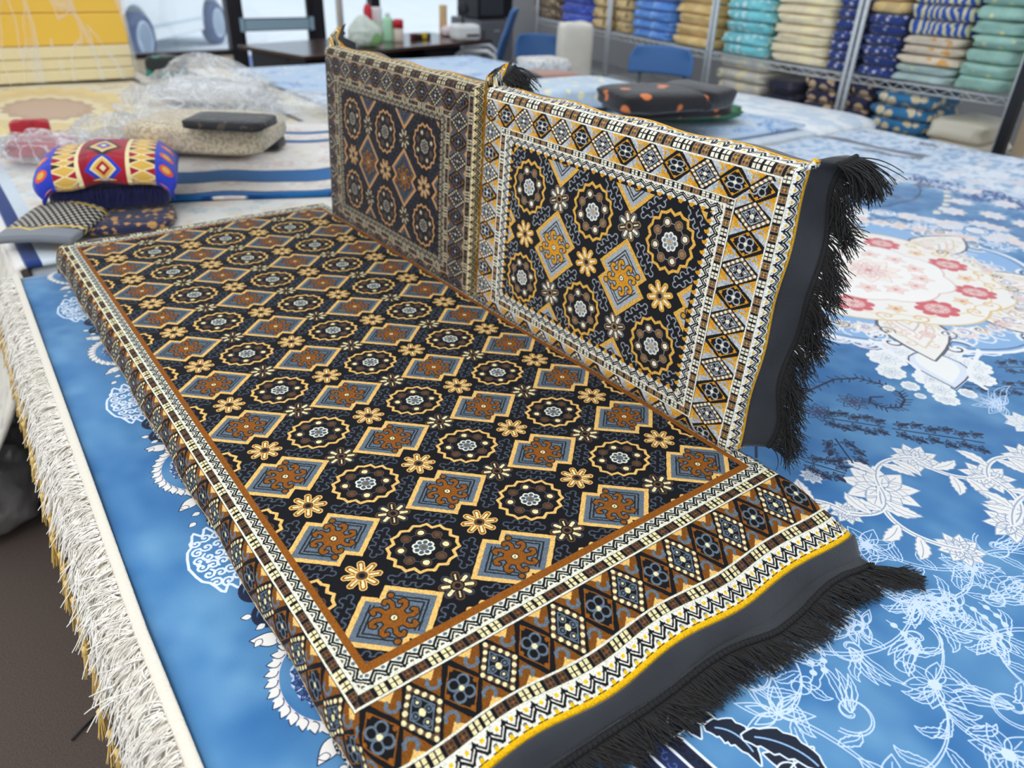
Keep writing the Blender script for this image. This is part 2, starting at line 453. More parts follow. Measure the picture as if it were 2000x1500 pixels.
    for k in range(6):
        t = k/5; x, y = .62+.28*t, .10+.075*math.sin(PI*.5*t)+.03*t
        leafs(bez((x, y), (x+.012, y+.008), (x+.025, y+.02), (x+.045, y+.012), 12), .012, (214, 210, 196), (226, 220, 206))
    # ---- white clusters on the diagonals
    for (x, y, r) in [(1.204, .003, .04), (1.167, .085, .036), (1.288, -.027, .036), (1.25, .05, .036), (1.16, -.01, .032), (1.12, .05, .026), (1.25, -.06, .028), (1.111, -.063, .022), (1.135, -.04, .026), (1.30, .03, .03), (1.22, .09, .03), (1.10, .0, .016), (1.17, -.075, .016), (1.08, -.03, .010), (1.06, .02, .010)]:
        for i in range(9): D.disc((x+r*.75*math.cos(i*.7), y+r*.75*math.sin(i*.7)), r*.36, (240, 240, 238))
        rosette((x, y), r*.8, (196, 204, 214), (244, 243, 240), n=7, a0=x*9)
    # ---- outlined scroll patches between the arms of the medallion
    for i in range(26):
        a = -PI*.5-.30+.60*(i % 13)/12-(.0 if i < 13 else 0); rr = .50+.13*((i*7) % 5)/4
        a2 = a if i < 13 else PI+.30-.6*(i % 13)/12
        c = (1.60+rr*math.cos(a2), .38+rr*.85*math.sin(a2))
        D.line(spiral(c, .030, i*.9, 1.4, 1 if i % 2 else -1), .0045, (220, 230, 246)); rosette(c, .022, (214, 224, 242), None, n=6, a0=i)
        if i % 4 == 0: rosette(c, .036, (230, 222, 228), BLUSH, n=8, a0=i)
    # ---- medallion
    c0 = (1.60, .38)
    def lobed(r, n, dep, colr, a0=0., w=0.):
        pts = [(c0[0]+r*(1+dep*abs(math.sin((a-a0)*n/2)))*math.cos(a), c0[1]+r*(1+dep*abs(math.sin((a-a0)*n/2)))*math.sin(a)) for a in np.linspace(0, 2*PI, 97)[:-1]]
        if w: D.line(pts, w, colr, True, 0)
        else: D.poly(pts, colr, sym=0)
    for k in range(230):
        a = k*2.399; r_ = .36+.24*((k*.618) % 1)
        if r_ > .50 and abs(math.sin(2*a)) > .80 and math.sin(a) < 0: continue
        p = rot([(r_, 0)], a, c0)[0]
        D.line(spiral(p, .022+.016*((k*.41) % 1), a*1.7, 1.3, 1 if k % 2 else -1, 16), .0055, (232, 236, 246) if k % 4 else (236, 218, 214), sym=0)
        if k % 3 == 0: rosette(p, .024, (214, 222, 240), (238, 236, 238) if k % 2 else (238, 216, 212), n=6, a0=k, sym=0)
        if k % 7 == 0: D.line(spiral(p, .016, a, 1.1, 1, 12), .004, (60, 70, 96), sym=0)
    D.maps = lambda sym: [(1.2, 1.2)]
    lobed(.345, 8, .12, (140, 180, 222)); lobed(.345, 8, .12, (240, 240, 242), 0, .010); lobed(.335, 8, .12, (70, 78, 100), 0, .003)
    for i in range(8):
        a = i*PI/4
        for s in (-1, 1):
            p = rot([(.36, s*.055)], a, c0)[0]
            D.line(spiral(p, .035, a+s*2, 1.3, s), .008, (240, 238, 236), sym=0); D.line(spiral(p, .027, a+s*2, 1.1, s), .004, (40, 44, 56), sym=0)
        pt = petal(rot([(.215, 0)], a, c0)[0], a, .20, .062)
        D.poly(pt, (70, 76, 96), .007, 0); D.poly(pt, (240, 238, 238), .005, 0); D.line(petal(rot([(.235, 0)], a, c0)[0], a, .15, .040), .004, (222, 206, 176), True, 0)
        D.line(petal(rot([(.25, 0)], a, c0)[0], a, .10, .022), .003, (150, 140, 150), True, 0)
        if i % 2:
            q = petal(rot([(.38, 0)], a, c0)[0], a, .13, .05)
            D.poly(q, (222, 228, 240), .003, 0); D.line(q, .003, (60, 66, 88), True, 0); D.poly(petal(rot([(.38, 0)], a, c0)[0], a, .115, .036), (244, 242, 238), 0, 0)
            for s in (-1, 1):
                D.line(bez(rot([(.36, s*.09)], a, c0)[0], rot([(.42, s*.07)], a, c0)[0], rot([(.44, s*.02)], a, c0)[0], rot([(.50, s*.05)], a, c0)[0]), .009, (240, 240, 240), sym=0)
    for k in range(72):
        a = k*2.399; r_ = .27+.125*((k*.618) % 1)
        p = rot([(r_, 0)], a, c0)[0]
        rosette(p, .020+.010*((k*.37) % 1), (214, 206, 210), (240, 232, 228) if k % 3 else (238, 214, 210), n=6, a0=k, sym=0)
        D.line(spiral(rot([(r_+.02, .02)], a, c0)[0], .022, a, 1.2, 1 if k % 2 else -1, 16), .0045, (236, 234, 236), sym=0)
    for i in range(8):
        a = i*PI/4
        pt = petal(rot([(.215, 0)], a, c0)[0], a, .20, .062)
        D.poly(pt, (90, 92, 104), .005, 0); D.poly(pt, (244, 238, 230), .0, 0)
        for f, cc in ((.80, (226, 208, 180)), (.62, (236, 196, 190)), (.44, (206, 190, 186)), (.28, (232, 206, 160))):
            D.line(petal(rot([(.225, 0)], a, c0)[0], a, .18*f, .052*f), .0045, cc, True, 0)
        for s in (-1, 1):
            for q in range(4): D.line(spiral(rot([(.25+.035*q, s*(.045-.008*q))], a, c0)[0], .014, a+q, 1.1, s, 12), .0035, (226, 200, 180), sym=0)
    lobed(.255, 8, .10, (246, 240, 232)); lobed(.255, 8, .10, (226, 196, 140), 0, .006); lobed(.225, 16, .06, (236, 206, 150), 0, .004)
    for i in range(8):
        a = i*PI/4+PI/8
        p = rot([(.205, 0)], a, c0)[0]
        for k in range(8):
            D.disc((p[0]+.030*math.cos(k*PI/4), p[1]+.030*math.sin(k*PI/4)), .014, (214, 96, 104), 0)
        D.disc(p, .028, (236, 178, 176), 0); rosette(p, .024, (206, 120, 120), (246, 220, 212), n=6, sym=0)
        p = rot([(.20, 0)], a+PI/8, c0)[0]
        rosette(p, .020, (222, 170, 110), (248, 226, 200), n=5, sym=0, core=(214, 90, 90))
        for s in (-1, 1): D.line(spiral(rot([(.24, s*.03)], a+PI/8, c0)[0], .020, a, 1.2, s), .004, (226, 186, 120), sym=0)
    lobed(.155, 8, .10, (250, 244, 238)); lobed(.155, 8, .10, (222, 190, 180), 0, .004)
    for i in range(12):
        a = i*PI/6
        rosette(rot([(.105, 0)], a, c0)[0], .026, (226, 178, 168), (250, 228, 218), n=5, a0=a, sym=0, core=(220, 130, 120))
    rosette(c0, .07, (226, 178, 168), (250, 238, 226), n=10, sym=0, core=(228, 160, 150)); rosette(c0, .04, (210, 150, 150), (248, 226, 220), n=8, sym=0)
    del D.maps
    # ---- pale inner frame, deep band, field bouquets
    for k in range(46):
        x = .50+.15*rnd.random(); y = -.06+.44*rnd.random()
        D.line(spiral((x, y), .03, k, 1.1, 1 if k % 2 else -1), .007, (34, 70, 140))
    for k in range(60):
        x = -.06+.50*rnd.random(); y = -.02+.42*rnd.random()
        if x < .06 and y < .9: continue
        rosette((x, y), .030+.02*rnd.random(), (206, 218, 236), (232, 234, 238) if k % 3 else (226, 210, 208), n=7, a0=k)
    for k in range(70):
        x = .70+.85*rnd.random(); y = -.62+1.0*rnd.random()
        d = math.hypot(x-1.6, y-.38)
        if d < .66 or (x < 1.12 and y > -.34) or (x < .98): continue
        if k % 2: rosette((x, y), .036, (190, 204, 226), (234, 232, 228), n=8, a0=k)
        else: palm((x, y), k, .06, 3); leafs(bez((x, y), (x+.03, y+.01), (x+.05, y+.03), (x+.09, y+.02), 12), .010)
    for k in range(150):
        a = k*2.399; r_ = .310+.19*((k*.618) % 1)
        p = rot([(r_, 0)], a, c0)[0]
        cc = ((252, 248, 242), (236, 206, 196), (150, 168, 206), (250, 246, 240), (226, 196, 150), (96, 104, 126))[k % 6]
        D.line(spiral(p, .012+.012*((k*.41) % 1), a*1.7, 1.2, 1 if k % 2 else -1, 14), .0036, cc, sym=0)
        if k % 5 == 0: rosette(p, .016, (226, 190, 184), (248, 232, 226), n=6, a0=k, sym=0)
    # ---- far-side filler, sparse bouquets (mirrored by symmetry) in warm tones
    for (x, y) in [(1.0, .30), (.86, .24), (1.05, .2), (.72, .2), (.78, .33), (.92, .36), (.62, .30), (.55, .15)]:
        rosette((x, y), .045, (224, 206, 200), (240, 228, 220), n=8, a0=x*7); palm((x, y), x*20, .06, 2, (210, 218, 236))
    # ---- border of arabesques, running along the long edge
    ex = -.130
    D.maps = lambda sym: [(1, 1)] if sym == 0 else [(1, 1), (-1, 1)]
    def arch(y, s=1., colr=WHT):
        R = .050*s; ctr = (ex+.062, y)
        sp = [(ctr[0]-R*1.02*math.cos(t), ctr[1]+R*1.25*math.sin(t)) for t in np.linspace(-1.45, 1.45, 15)]
        D.line([(x, yy) for x, yy in sp], .0045, (226, 216, 222))
        for i, t in enumerate(np.linspace(-1.4, 1.4, 15)):
            p = (ctr[0]-R*math.cos(t), ctr[1]+R*1.25*math.sin(t)); a = PI-t
            D.poly(petal(p, a+.45, .0145, .0048), NAVY, .0010); D.poly(petal(p, a+.45, .0145, .0049), colr); D.poly(petal(p, a-.30, .011, .004), colr)
        for i, t in enumerate(np.linspace(-1.1, 1.1, 6)):
            p = (ctr[0]-R*.55*math.cos(t), ctr[1]+R*.7*math.sin(t))
            D.line(spiral(p, .013, t, 1.1), .0026, (196, 206, 236)); rosette(p, .010, (40, 60, 110), None, 5)
        for s2 in (-1, 1):
            q = (ctr[0]-.02, ctr[1]+s2*R*1.5)
            pt = petal(q, PI-s2*.5, .036, .010)
            D.poly(pt, NAVY, .0012); D.poly(pt, colr)
    def pal(y, colr=(226, 232, 244)):
        o = (ex-.012, y)
        half = [(o[0]+.088*t, y+.062*math.sin(PI*t**.75)*(1+.13*math.sin(t*30))) for t in np.linspace(0, 1, 26)]
        D.line(half+[(x, 2*y-yy) for x, yy in half[::-1]], .0036, colr, True)
        for row in range(3):
            for k in range(5):
                t = .16+.15*k+.04*row
                for s in (-1, 1):
                    c = (o[0]+.088*t, y+s*(.008+.017*row)*math.sin(PI*min(1, t)**.75)*1.15)
                    D.line(spiral(c, .0085, k*1.9+row, 1.2, s, 12), .0032, colr)
        for k in range(6): D.disc((o[0]+.012+.012*k, y), .0032, colr)
    def hook(y):
        for s in (-1, 1):
            D.line(spiral((ex+.045, y+s*.0), .022, 1+s, 1.2, s), .006, NAVY)
            for k in range(6): D.line([(ex+.05+.006*k, y+s*.028), (ex+.055+.010*k, y+s*.040)], .003, NAVY)
    def cluster(y):
        for k in range(14):
            a = k*2.4; r = .005*k**.5*2.2
            p = (ex+.055+r*math.cos(a), y+1.2*r*math.sin(a))
            D.poly(petal(p, a, .012, .0042), NAVY, .0008); D.poly(petal(p, a, .012, .0043), WHT)
        for k in range(5):
            D.line(spiral((ex+.085, y-.05+.025*k), .016, k, 1.2, 1 if k % 2 else -1), .003, (226, 216, 226))
    for k in range(-3, 5):
        y = .955-.46*k
        if not -1.3 < y < 2.1: continue
        arch(y); cluster(y-.105); hook(y+.115*1.0); cluster(y+.11); pal(y-.215); hook(y-.30)
    del D.maps
    # navy corner columns with white lines
    for (a, b, c2) in [((.128, -.192), (.150, -.205), 0), ((.150, -.203), (.172, -.210), 1), ((.172, -.207), (.190, -.212), 0)]:
        D.poly([a, b, (b[0]+.05, -.90), (a[0]+.05, -.90)], (22, 30, 56) if c2 == 0 else (30, 42, 84))
        for k in range(70):
            t = k/70; D.line(spiral((a[0]+.011+.05*t, a[1]-.70*t-.006), .006, k*1.7, .8), .0012, (70, 96, 160) if c2 else (12, 14, 24))
    for x in (.128, .150, .172, .190): D.line([(x, -.20), (x+.05, -.90)], .0034, (234, 238, 244))
    D.line([(.120, -.196), (.150, -.200), (.168, -.190)], .004, (234, 238, 244))
    # dark flower with white outline beside it
    for (c, r, n) in [((.217, -.222), .034, 7), ((.262, -.33), .03, 6)]:
        for i in range(n):
            pt = petal(c, i*2*PI/n, r, r*.30); D.poly(pt, (226, 236, 246), .002); D.poly(pt, (26, 34, 52))
    for p, q in [((.222, -.25), (.235, -.31)), ((.245, -.28), (.275, -.36)), ((.24, -.33), (.25, -.45)), ((.27, -.37), (.30, -.47))]:
        sp = bez(p, (p[0]+.02, p[1]-.01), (q[0]+.015, q[1]+.03), q, 18); o = acanthus(sp, .013)
        D.poly(o, (226, 236, 246), .002); D.poly(o, (24, 32, 50)); D.line(sp[3:-3], .002, (150, 190, 230))
    return C.a
# ------------------------------------------------------------------ scene helpers
SC = bpy.context.scene
COL = SC.collection
A = .16                      # one pattern repeat of the majlis carpet, metres
ZM = .84                     # top of the majlis mattress
ZT = .768                    # top of the blue carpet on the table
CAM = Vector((-.2463, -.5060, 1.4518))
RW = Matrix(((.800547, -.598482, .030710), (.280560, .419582, .863271), (-.529538, -.682473, .503806)))   # world -> view
FPX = 1450.

def ray(px, py): return RW.transposed() @ Vector(((px-1000)/FPX, (750-py)/FPX, -1.))
def hit(px, py, axis, val):
    """the place in the room seen at a point of the photograph, on the plane axis = val"""
    d = ray(px, py); return CAM+d*((val-CAM[axis])/d[axis])
def atz(px, py, z): return hit(px, py, 2, z)
def atx(px, py, x): return hit(px, py, 0, x)
def aty(px, py, y): return hit(px, py, 1, y)

def srgb(c):
    o = []
    for v in c[:3]:
        v = v/255.
        o.append(v/12.92 if v <= .04045 else ((v+.055)/1.055)**2.4)
    return (*o, 1.)

MATS = {}
def nodes(m):
    m.use_nodes = True
    nt = m.node_tree
    return nt, nt.nodes['Principled BSDF']
def mat(name, col, rough=.7, metal=0., sheen=0., bump=0., bscale=200., var=.0, vscale=8., spot=None, sscale=30., sth=.5, trans=0., alpha=1., emit=0., spec=None, coord='Object', kind='noise', stretch=None, crease_glint=0., smax=.70):
    if name in MATS: return MATS[name]
    m = bpy.data.materials.new(name); nt, p = nodes(m)
    p.inputs['Roughness'].default_value = rough; p.inputs['Metallic'].default_value = metal
    if spec is not None: p.inputs['Specular IOR Level'].default_value = spec
    p.inputs['Sheen Weight'].default_value = sheen
    if sheen: p.inputs['Sheen Roughness'].default_value = .4
    p.inputs['Transmission Weight'].default_value = trans; p.inputs['Alpha'].default_value = alpha
    c = srgb(col); p.inputs['Base Color'].default_value = c
    tc = nt.nodes.new('ShaderNodeTexCoord'); out = tc.outputs[coord]
    if stretch:
        mp = nt.nodes.new('ShaderNodeMapping'); mp.inputs['Scale'].default_value = stretch
        nt.links.new(out, mp.inputs['Vector']); out = mp.outputs['Vector']
    cur = None
    if var:
        n = nt.nodes.new('ShaderNodeTexNoise'); n.inputs['Scale'].default_value = vscale; n.inputs['Detail'].default_value = 4
        nt.links.new(out, n.inputs['Vector'])
        r = nt.nodes.new('ShaderNodeValToRGB'); r.color_ramp.elements[0].position = .3; r.color_ramp.elements[1].position = .7
        r.color_ramp.elements[0].color = tuple(max(0, x*(1-var)) for x in c[:3])+(1,); r.color_ramp.elements[1].color = tuple(min(1, x*(1+var)) for x in c[:3])+(1,)
        nt.links.new(n.outputs['Fac'], r.inputs['Fac']); cur = r.outputs['Color']
    for sp in (spot or []):
        colr, sc_, th, kd = sp
        if kd == 'vor':
            n = nt.nodes.new('ShaderNodeTexVoronoi'); n.inputs['Scale'].default_value = sc_; fo = n.outputs['Distance']; inv = True
        elif kd == 'wave':
            n = nt.nodes.new('ShaderNodeTexWave'); n.inputs['Scale'].default_value = sc_; n.inputs['Distortion'].default_value = 6; n.inputs['Detail'].default_value = 2; fo = n.outputs['Fac']; inv = False
        else:
            n = nt.nodes.new('ShaderNodeTexNoise'); n.inputs['Scale'].default_value = sc_; n.inputs['Detail'].default_value = 3; fo = n.outputs['Fac']; inv = False
        nt.links.new(out, n.inputs['Vector'])
        r = nt.nodes.new('ShaderNodeValToRGB')
        e = .03
        r.color_ramp.elements[0].position = max(0, th-e); r.color_ramp.elements[1].position = min(1, th+e)
        r.color_ramp.elements[0].color = (1, 1, 1, 1) if inv else (0, 0, 0, 1); r.color_ramp.elements[1].color = (0, 0, 0, 1) if inv else (1, 1, 1, 1)
        nt.links.new(fo, r.inputs['Fac'])
        mx = nt.nodes.new('ShaderNodeMix'); mx.data_type = 'RGBA'
        nt.links.new(r.outputs['Color'], mx.inputs[0])
        if cur: nt.links.new(cur, mx.inputs[6])
        else: mx.inputs[6].default_value = c
        mx.inputs[7].default_value = srgb(colr); cur = mx.outputs[2]
    if cur: nt.links.new(cur, p.inputs['Base Color'])
    if bump:
        n = nt.nodes.new('ShaderNodeTexNoise'); n.inputs['Scale'].default_value = bscale; n.inputs['Detail'].default_value = 3
        b = nt.nodes.new('ShaderNodeBump'); b.inputs['Strength'].default_value = bump; b.inputs['Distance'].default_value = .003
        nt.links.new(out, n.inputs['Vector']); nt.links.new(n.outputs['Fac'], b.inputs['Height']); nt.links.new(b.outputs['Normal'], p.inputs['Normal'])
    if emit:
        p.inputs['Emission Color'].default_value = c; p.inputs['Emission Strength'].default_value = emit
    if crease_glint:  # film creases made more opaque, painting highlights into the plastic
        a_ = None
        for sc_, wd in ((crease_glint, .022), (crease_glint*2.6, .030)):
            wv = nt.nodes.new('ShaderNodeTexNoise'); wv.inputs['Scale'].default_value = sc_; wv.inputs['Detail'].default_value = 1.5; wv.inputs['Distortion'].default_value = .8
            r = nt.nodes.new('ShaderNodeValToRGB'); e = r.color_ramp.elements
            e[0].position = .5-wd; e[1].position = .5+wd; q = e.new(.5)
            for k_, v_ in ((e[0], alpha), (e[1], smax), (e[2], alpha)): k_.color = (v_, v_, v_, 1)
            nt.links.new(out, wv.inputs['Vector']); nt.links.new(wv.outputs['Fac'], r.inputs['Fac'])
            if a_ is None: a_ = r.outputs['Color']
            else:
                mm = nt.nodes.new('ShaderNodeMath'); mm.operation = 'MAXIMUM'
                nt.links.new(a_, mm.inputs[0]); nt.links.new(r.outputs['Color'], mm.inputs[1]); nt.links.new(mm.outputs[0], p.inputs['Alpha'])
    MATS[name] = m; return m

def pile_mat(name, im, sheen=.25, rough=.85, far=None, bump=.5, bs=900.):
    """velvet pile with a woven pattern; far = (image, uv layer of the fine part) for the two-scale carpet"""
    m = bpy.data.materials.new(name); nt, p = nodes(m)
    p.inputs['Roughness'].default_value = rough; p.inputs['Sheen Weight'].default_value = sheen; p.inputs['Sheen Roughness'].default_value = .35
    p.inputs['Specular IOR Level'].default_value = .25
    uv = nt.nodes.new('ShaderNodeUVMap'); uv.uv_map = 'UVMap'
    t = nt.nodes.new('ShaderNodeTexImage'); t.image = im; t.extension = 'EXTEND'
    nt.links.new(uv.outputs['UV'], t.inputs['Vector']); cur = t.outputs['Color']
    if far:
        uv2 = nt.nodes.new('ShaderNodeUVMap'); uv2.uv_map = 'Fine'
        t2 = nt.nodes.new('ShaderNodeTexImage'); t2.image = far; t2.extension = 'EXTEND'
        nt.links.new(uv2.outputs['UV'], t2.inputs['Vector'])
        sx = nt.nodes.new('ShaderNodeSeparateXYZ'); nt.links.new(uv2.outputs['UV'], sx.inputs['Vector'])
        a = nt.nodes.new('ShaderNodeMath'); a.operation = 'LESS_THAN'; a.inputs[1].default_value = .999
        b = nt.nodes.new('ShaderNodeMath'); b.operation = 'LESS_THAN'; b.inputs[1].default_value = .999
        c = nt.nodes.new('ShaderNodeMath'); c.operation = 'MULTIPLY'
        nt.links.new(sx.outputs['X'], a.inputs[0]); nt.links.new(sx.outputs['Y'], b.inputs[0])
        nt.links.new(a.outputs[0], c.inputs[0]); nt.links.new(b.outputs[0], c.inputs[1])
        mx = nt.nodes.new('ShaderNodeMix'); mx.data_type = 'RGBA'
        nt.links.new(c.outputs[0], mx.inputs[0]); nt.links.new(cur, mx.inputs[6]); nt.links.new(t2.outputs['Color'], mx.inputs[7]); cur = mx.outputs[2]
    nt.links.new(cur, p.inputs['Base Color'])
    tc = nt.nodes.new('ShaderNodeTexCoord')
    n = nt.nodes.new('ShaderNodeTexNoise'); n.inputs['Scale'].default_value = bs; n.inputs['Detail'].default_value = 2
    bp = nt.nodes.new('ShaderNodeBump'); bp.inputs['Strength'].default_value = bump; bp.inputs['Distance'].default_value = .002
    nt.links.new(tc.outputs['Object'], n.inputs['Vector']); nt.links.new(n.outputs['Fac'], bp.inputs['Height']); nt.links.new(bp.outputs['Normal'], p.inputs['Normal'])
    return m

def link(o, parent=None):
    COL.objects.link(o)
    if parent: o.parent = parent
    return o
def tag(o, label=None, cat=None, group=None, kind=None):
    if label: o['label'] = label
    if cat: o['category'] = cat
    if group: o['group'] = group
    if kind: o['kind'] = kind
    return o
def thing(name, label, cat, loc=(0, 0, 0), rz=0., group=None):
    o = bpy.data.objects.new(name, None); o.location = loc; o.rotation_euler = (0, 0, rz); o.empty_display_size = .05
    link(o); return tag(o, label, cat, group)

class MB:
    """collects shapes and links them as ONE mesh object"""
    def __init__(s): s.v, s.f, s.uv, s.sm = [], [], None, True
    def add(s, v, f):
        n = len(s.v); s.v += [tuple(p) for p in v]; s.f += [tuple(i+n for i in q) for q in f]; return s
    def box(s, x0, y0, z0, x1, y1, z1, M=None):
        v = [(x, y, z) for z in (z0, z1) for y in (y0, y1) for x in (x0, x1)]
        if M: v = [M @ Vector(p) for p in v]
        return s.add(v, [(0, 2, 3, 1), (4, 5, 7, 6), (0, 1, 5, 4), (2, 6, 7, 3), (0, 4, 6, 2), (1, 3, 7, 5)])
    def prism(s, pts, axis, a, b):
        """pts: outline in the two other axes, swept from a to b along axis"""
        def P(p, t): return (t, p[0], p[1]) if axis == 0 else ((p[0], t, p[1]) if axis == 1 else (p[0], p[1], t))
        n = len(pts); v = [P(p, a) for p in pts]+[P(p, b) for p in pts]
        return s.add(v, [tuple(range(n))[::-1], tuple(range(n, 2*n))]+[(i, (i+1) % n, n+(i+1) % n, n+i) for i in range(n)])
    def tube(s, pts, r, n=8, caps=True, r1=None):
        P = [Vector(p) for p in pts]; m = len(P); v = []
        up = Vector((.13, .27, .95))
        for i, p in enumerate(P):
            t = (P[min(i+1, m-1)]-P[max(i-1, 0)]).normalized()
            a = t.cross(up); 
            if a.length < 1e-4: a = t.cross(Vector((1, 0, 0)))
            a.normalize(); b = t.cross(a)
            rr = r if r1 is None else r+(r1-r)*i/(m-1)
            for k in range(n):
                an = 2*PI*k/n; v.append(p+a*(rr*math.cos(an))+b*(rr*math.sin(an)))
        f = [(i*n+k, i*n+(k+1) % n, (i+1)*n+(k+1) % n, (i+1)*n+k) for i in range(m-1) for k in range(n)]
        if caps: f += [tuple(range(n))[::-1], tuple(range((m-1)*n, m*n))]
        return s.add(v, f)
    def lathe(s, prof, n=20, c=(0, 0, 0)):
        v = []; m = len(prof)
        for r, z in prof:
            for k in range(n): v.append((c[0]+r*math.cos(2*PI*k/n), c[1]+r*math.sin(2*PI*k/n), c[2]+z))
        f = [(i*n+k, i*n+(k+1) % n, (i+1)*n+(k+1) % n, (i+1)*n+k) for i in range(m-1) for k in range(n)]
        f += [tuple(range(n))[::-1], tuple(range((m-1)*n, m*n))]
        return s.add(v, f)
    def grid(s, fn, nu, nv, flip=False):
        v = [fn(i/nu, j/nv) for j in range(nv+1) for i in range(nu+1)]
        w = nu+1
        f = [(j*w+i, j*w+i+1, (j+1)*w+i+1, (j+1)*w+i) for j in range(nv) for i in range(nu)]
        if flip: f = [q[::-1] for q in f]
        return s.add(v, f)
    def build(s, name, m, parent=None, smooth=True, bevel=0., loc=None, subdiv=0, solid=0.):
        me = bpy.data.meshes.new(name); me.from_pydata([tuple(p) for p in s.v], [], s.f); me.update()
        if smooth:
            for p in me.polygons: p.use_smooth = True
        if m: me.materials.append(m)
        o = bpy.data.objects.new(name, me); link(o, parent)
        if loc: o.location = loc
        if bevel:
            b = o.modifiers.new('b', 'BEVEL'); b.width = bevel; b.segments = 2; b.limit_method = 'ANGLE'; b.harden_normals = False
        if solid:
            q = o.modifiers.new('s', 'SOLIDIFY'); q.thickness = solid; q.offset = -1
        if subdiv:
            q = o.modifiers.new('d', 'SUBSURF'); q.levels = subdiv; q.render_levels = subdiv
        return o
def struct(name, mb, m, **k): return tag(mb.build(name, m, **k), kind='structure')
def add_uv(o, fn, name='UVMap'):
    me = o.data; l = me.uv_layers.new(name=name)
    for p in me.polygons:
        for li in p.loop_indices: l.data[li].uv = fn(me.loops[li].vertex_index)
def rr(a, b): return a+(b-a)*random.random()
def strands(mb, roots, dirs, length, r=.0009, seg=5, droop=.3, curl=.2, n=3, zmin=None):
    """loose threads: each starts at a root and wanders along its direction"""
    for p, d in zip(roots, dirs):
        p = Vector(p); d = Vector(d).normalized(); L = length*rr(.75, 1.1)/seg
        pts = [p.copy()]; w = Vector((rr(-1, 1), rr(-1, 1), rr(-1, 1)))*curl
        for i in range(seg):
            d = (d+Vector((0, 0, -droop))/seg+w*.35+Vector((rr(-1, 1), rr(-1, 1), rr(-1, 1)))*curl*.4).normalized()
            p = p+d*L
            if zmin is not None and p.z < zmin: p.z = zmin+rr(0, .003); d.z = max(d.z, 0.)
            pts.append(p.copy())
        mb.tube(pts, r, n, False, r*.5)
# ------------------------------------------------------------------ camera
cd = bpy.data.cameras.new('camera'); cam = bpy.data.objects.new('camera', cd); COL.objects.link(cam)
cd.sensor_width = 36.; cd.lens = FPX/2000.*36.; cd.clip_start = .02; cd.clip_end = 200.
cam.matrix_world = Matrix.Translation(CAM) @ RW.transposed().to_4x4()
cd.dof.use_dof = True; cd.dof.focus_distance = .98; cd.dof.aperture_fstop = 4.2
SC.camera = cam
SC.view_settings.view_transform = 'Standard'; SC.view_settings.look = 'None'; SC.view_settings.gamma = 1.; SC.view_settings.use_curve_mapping = False

M_hem = mat('black velvet hem', (40, 42, 48), .75, sheen=.35, bump=.3, bscale=500, var=.25, vscale=14)
M_fringe = mat('black fringe yarn', (30, 28, 28), .8)
M_stitch = mat('black overlock braid', (26, 26, 28), .8, bump=.8, bscale=700)

# ------------------------------------------------------------------ the blue carpet on the table
RX0, RX1, RY0, RY1 = -.200, 3.38, -.95, 1.47
fine = (-.22, -.62, 1.38, 1.12)
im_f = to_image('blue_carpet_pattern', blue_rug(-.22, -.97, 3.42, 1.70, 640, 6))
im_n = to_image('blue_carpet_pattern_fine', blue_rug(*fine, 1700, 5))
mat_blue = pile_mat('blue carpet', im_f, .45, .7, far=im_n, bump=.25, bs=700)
nu, nv = 150, 96
def blue_pt(u, v):
    x = RX0+(RX1-RX0)*u; y = RY0+(RY1-RY0)*v
    z = ZT-.004+.003*math.sin(x*9+y*5)*math.sin(y*7-x*3)+.002*math.sin(x*23)*math.sin(y*19+1)
    if y > 1.40: z -= (y-1.40)*.1
    y += .02*math.sin(x*2.1)*v
    x += -.012*(1-u)*(1 if y < .2 else 1-(y-.2)*1.9/.95) if u < .2 else 0
    return (x, y, z)
b = MB().grid(blue_pt, nu, nv)
blue = b.build('carpet', mat_blue, solid=.012)
me = blue.data
add_uv(blue, lambda i: ((me.vertices[i].co.x+.22)/3.64, (me.vertices[i].co.y+.97)/2.67))
add_uv(blue, lambda i: ((me.vertices[i].co.x-fine[0])/(fine[2]-fine[0]), (me.vertices[i].co.y-fine[1])/(fine[3]-fine[1])), 'Fine')
tag(blue, 'large blue carpet with white florals and a pink medallion spread over the table', 'carpet')
# white knotted trim along its long edge
M_white = mat('white cotton trim', (222, 214, 200), .85, bump=.5, bscale=260, sheen=.1)
M_wyarn = mat('white fringe yarn', (246, 241, 232), .85)
M_gyarn = mat('gold tassel yarn', (226, 190, 112), .8)
def edge_x(y): return blue_pt(0, (y-RY0)/(RY1-RY0))[0]
t = MB()
def trim_pt(u, v):
    y = -.9+2.36*v; x = edge_x(y)+.002-.0108*u
    return (x, y, ZT+.002*math.sin(PI*u)+.0005*math.sin(y*900)-.004*u)
t.grid(trim_pt, 6, 500)
trim = t.build('braid', M_white, blue, solid=.004)
kb = MB()
y = -.9
while y < 1.45:
    x = edge_x(y)-.0112
    kb.lathe([(.0008, -.0024), (.0024, -.0012), (.0028, 0), (.0024, .0014), (.0008, .0024)], 6, (x, y, ZT-.006))
    y += .0072
y = -.9
while y < 1.45:
    x = edge_x(y)-.033+.003*math.sin(y*37)
    kb.lathe([(.0008, -.0024), (.0026, -.0012), (.003, 0), (.0026, .0014), (.0008, .0024)], 6, (x, y, ZT-.026))
    y += .0095
kb.build('knots', M_white, blue)
fb = MB()
def net_pt(u, v):
    y = -.9+2.36*v; x = edge_x(y)-.007
    return (x-.042*math.sin(u*1.45)-.003*math.sin(y*60)*u, y+.003*math.sin(u*9+y*40), ZT-.006-.010*u-.060*u*u*u)
nb = MB().grid(net_pt, 8, 260, True); nb.build('netting', M_white, blue, solid=.003)
y = -.9
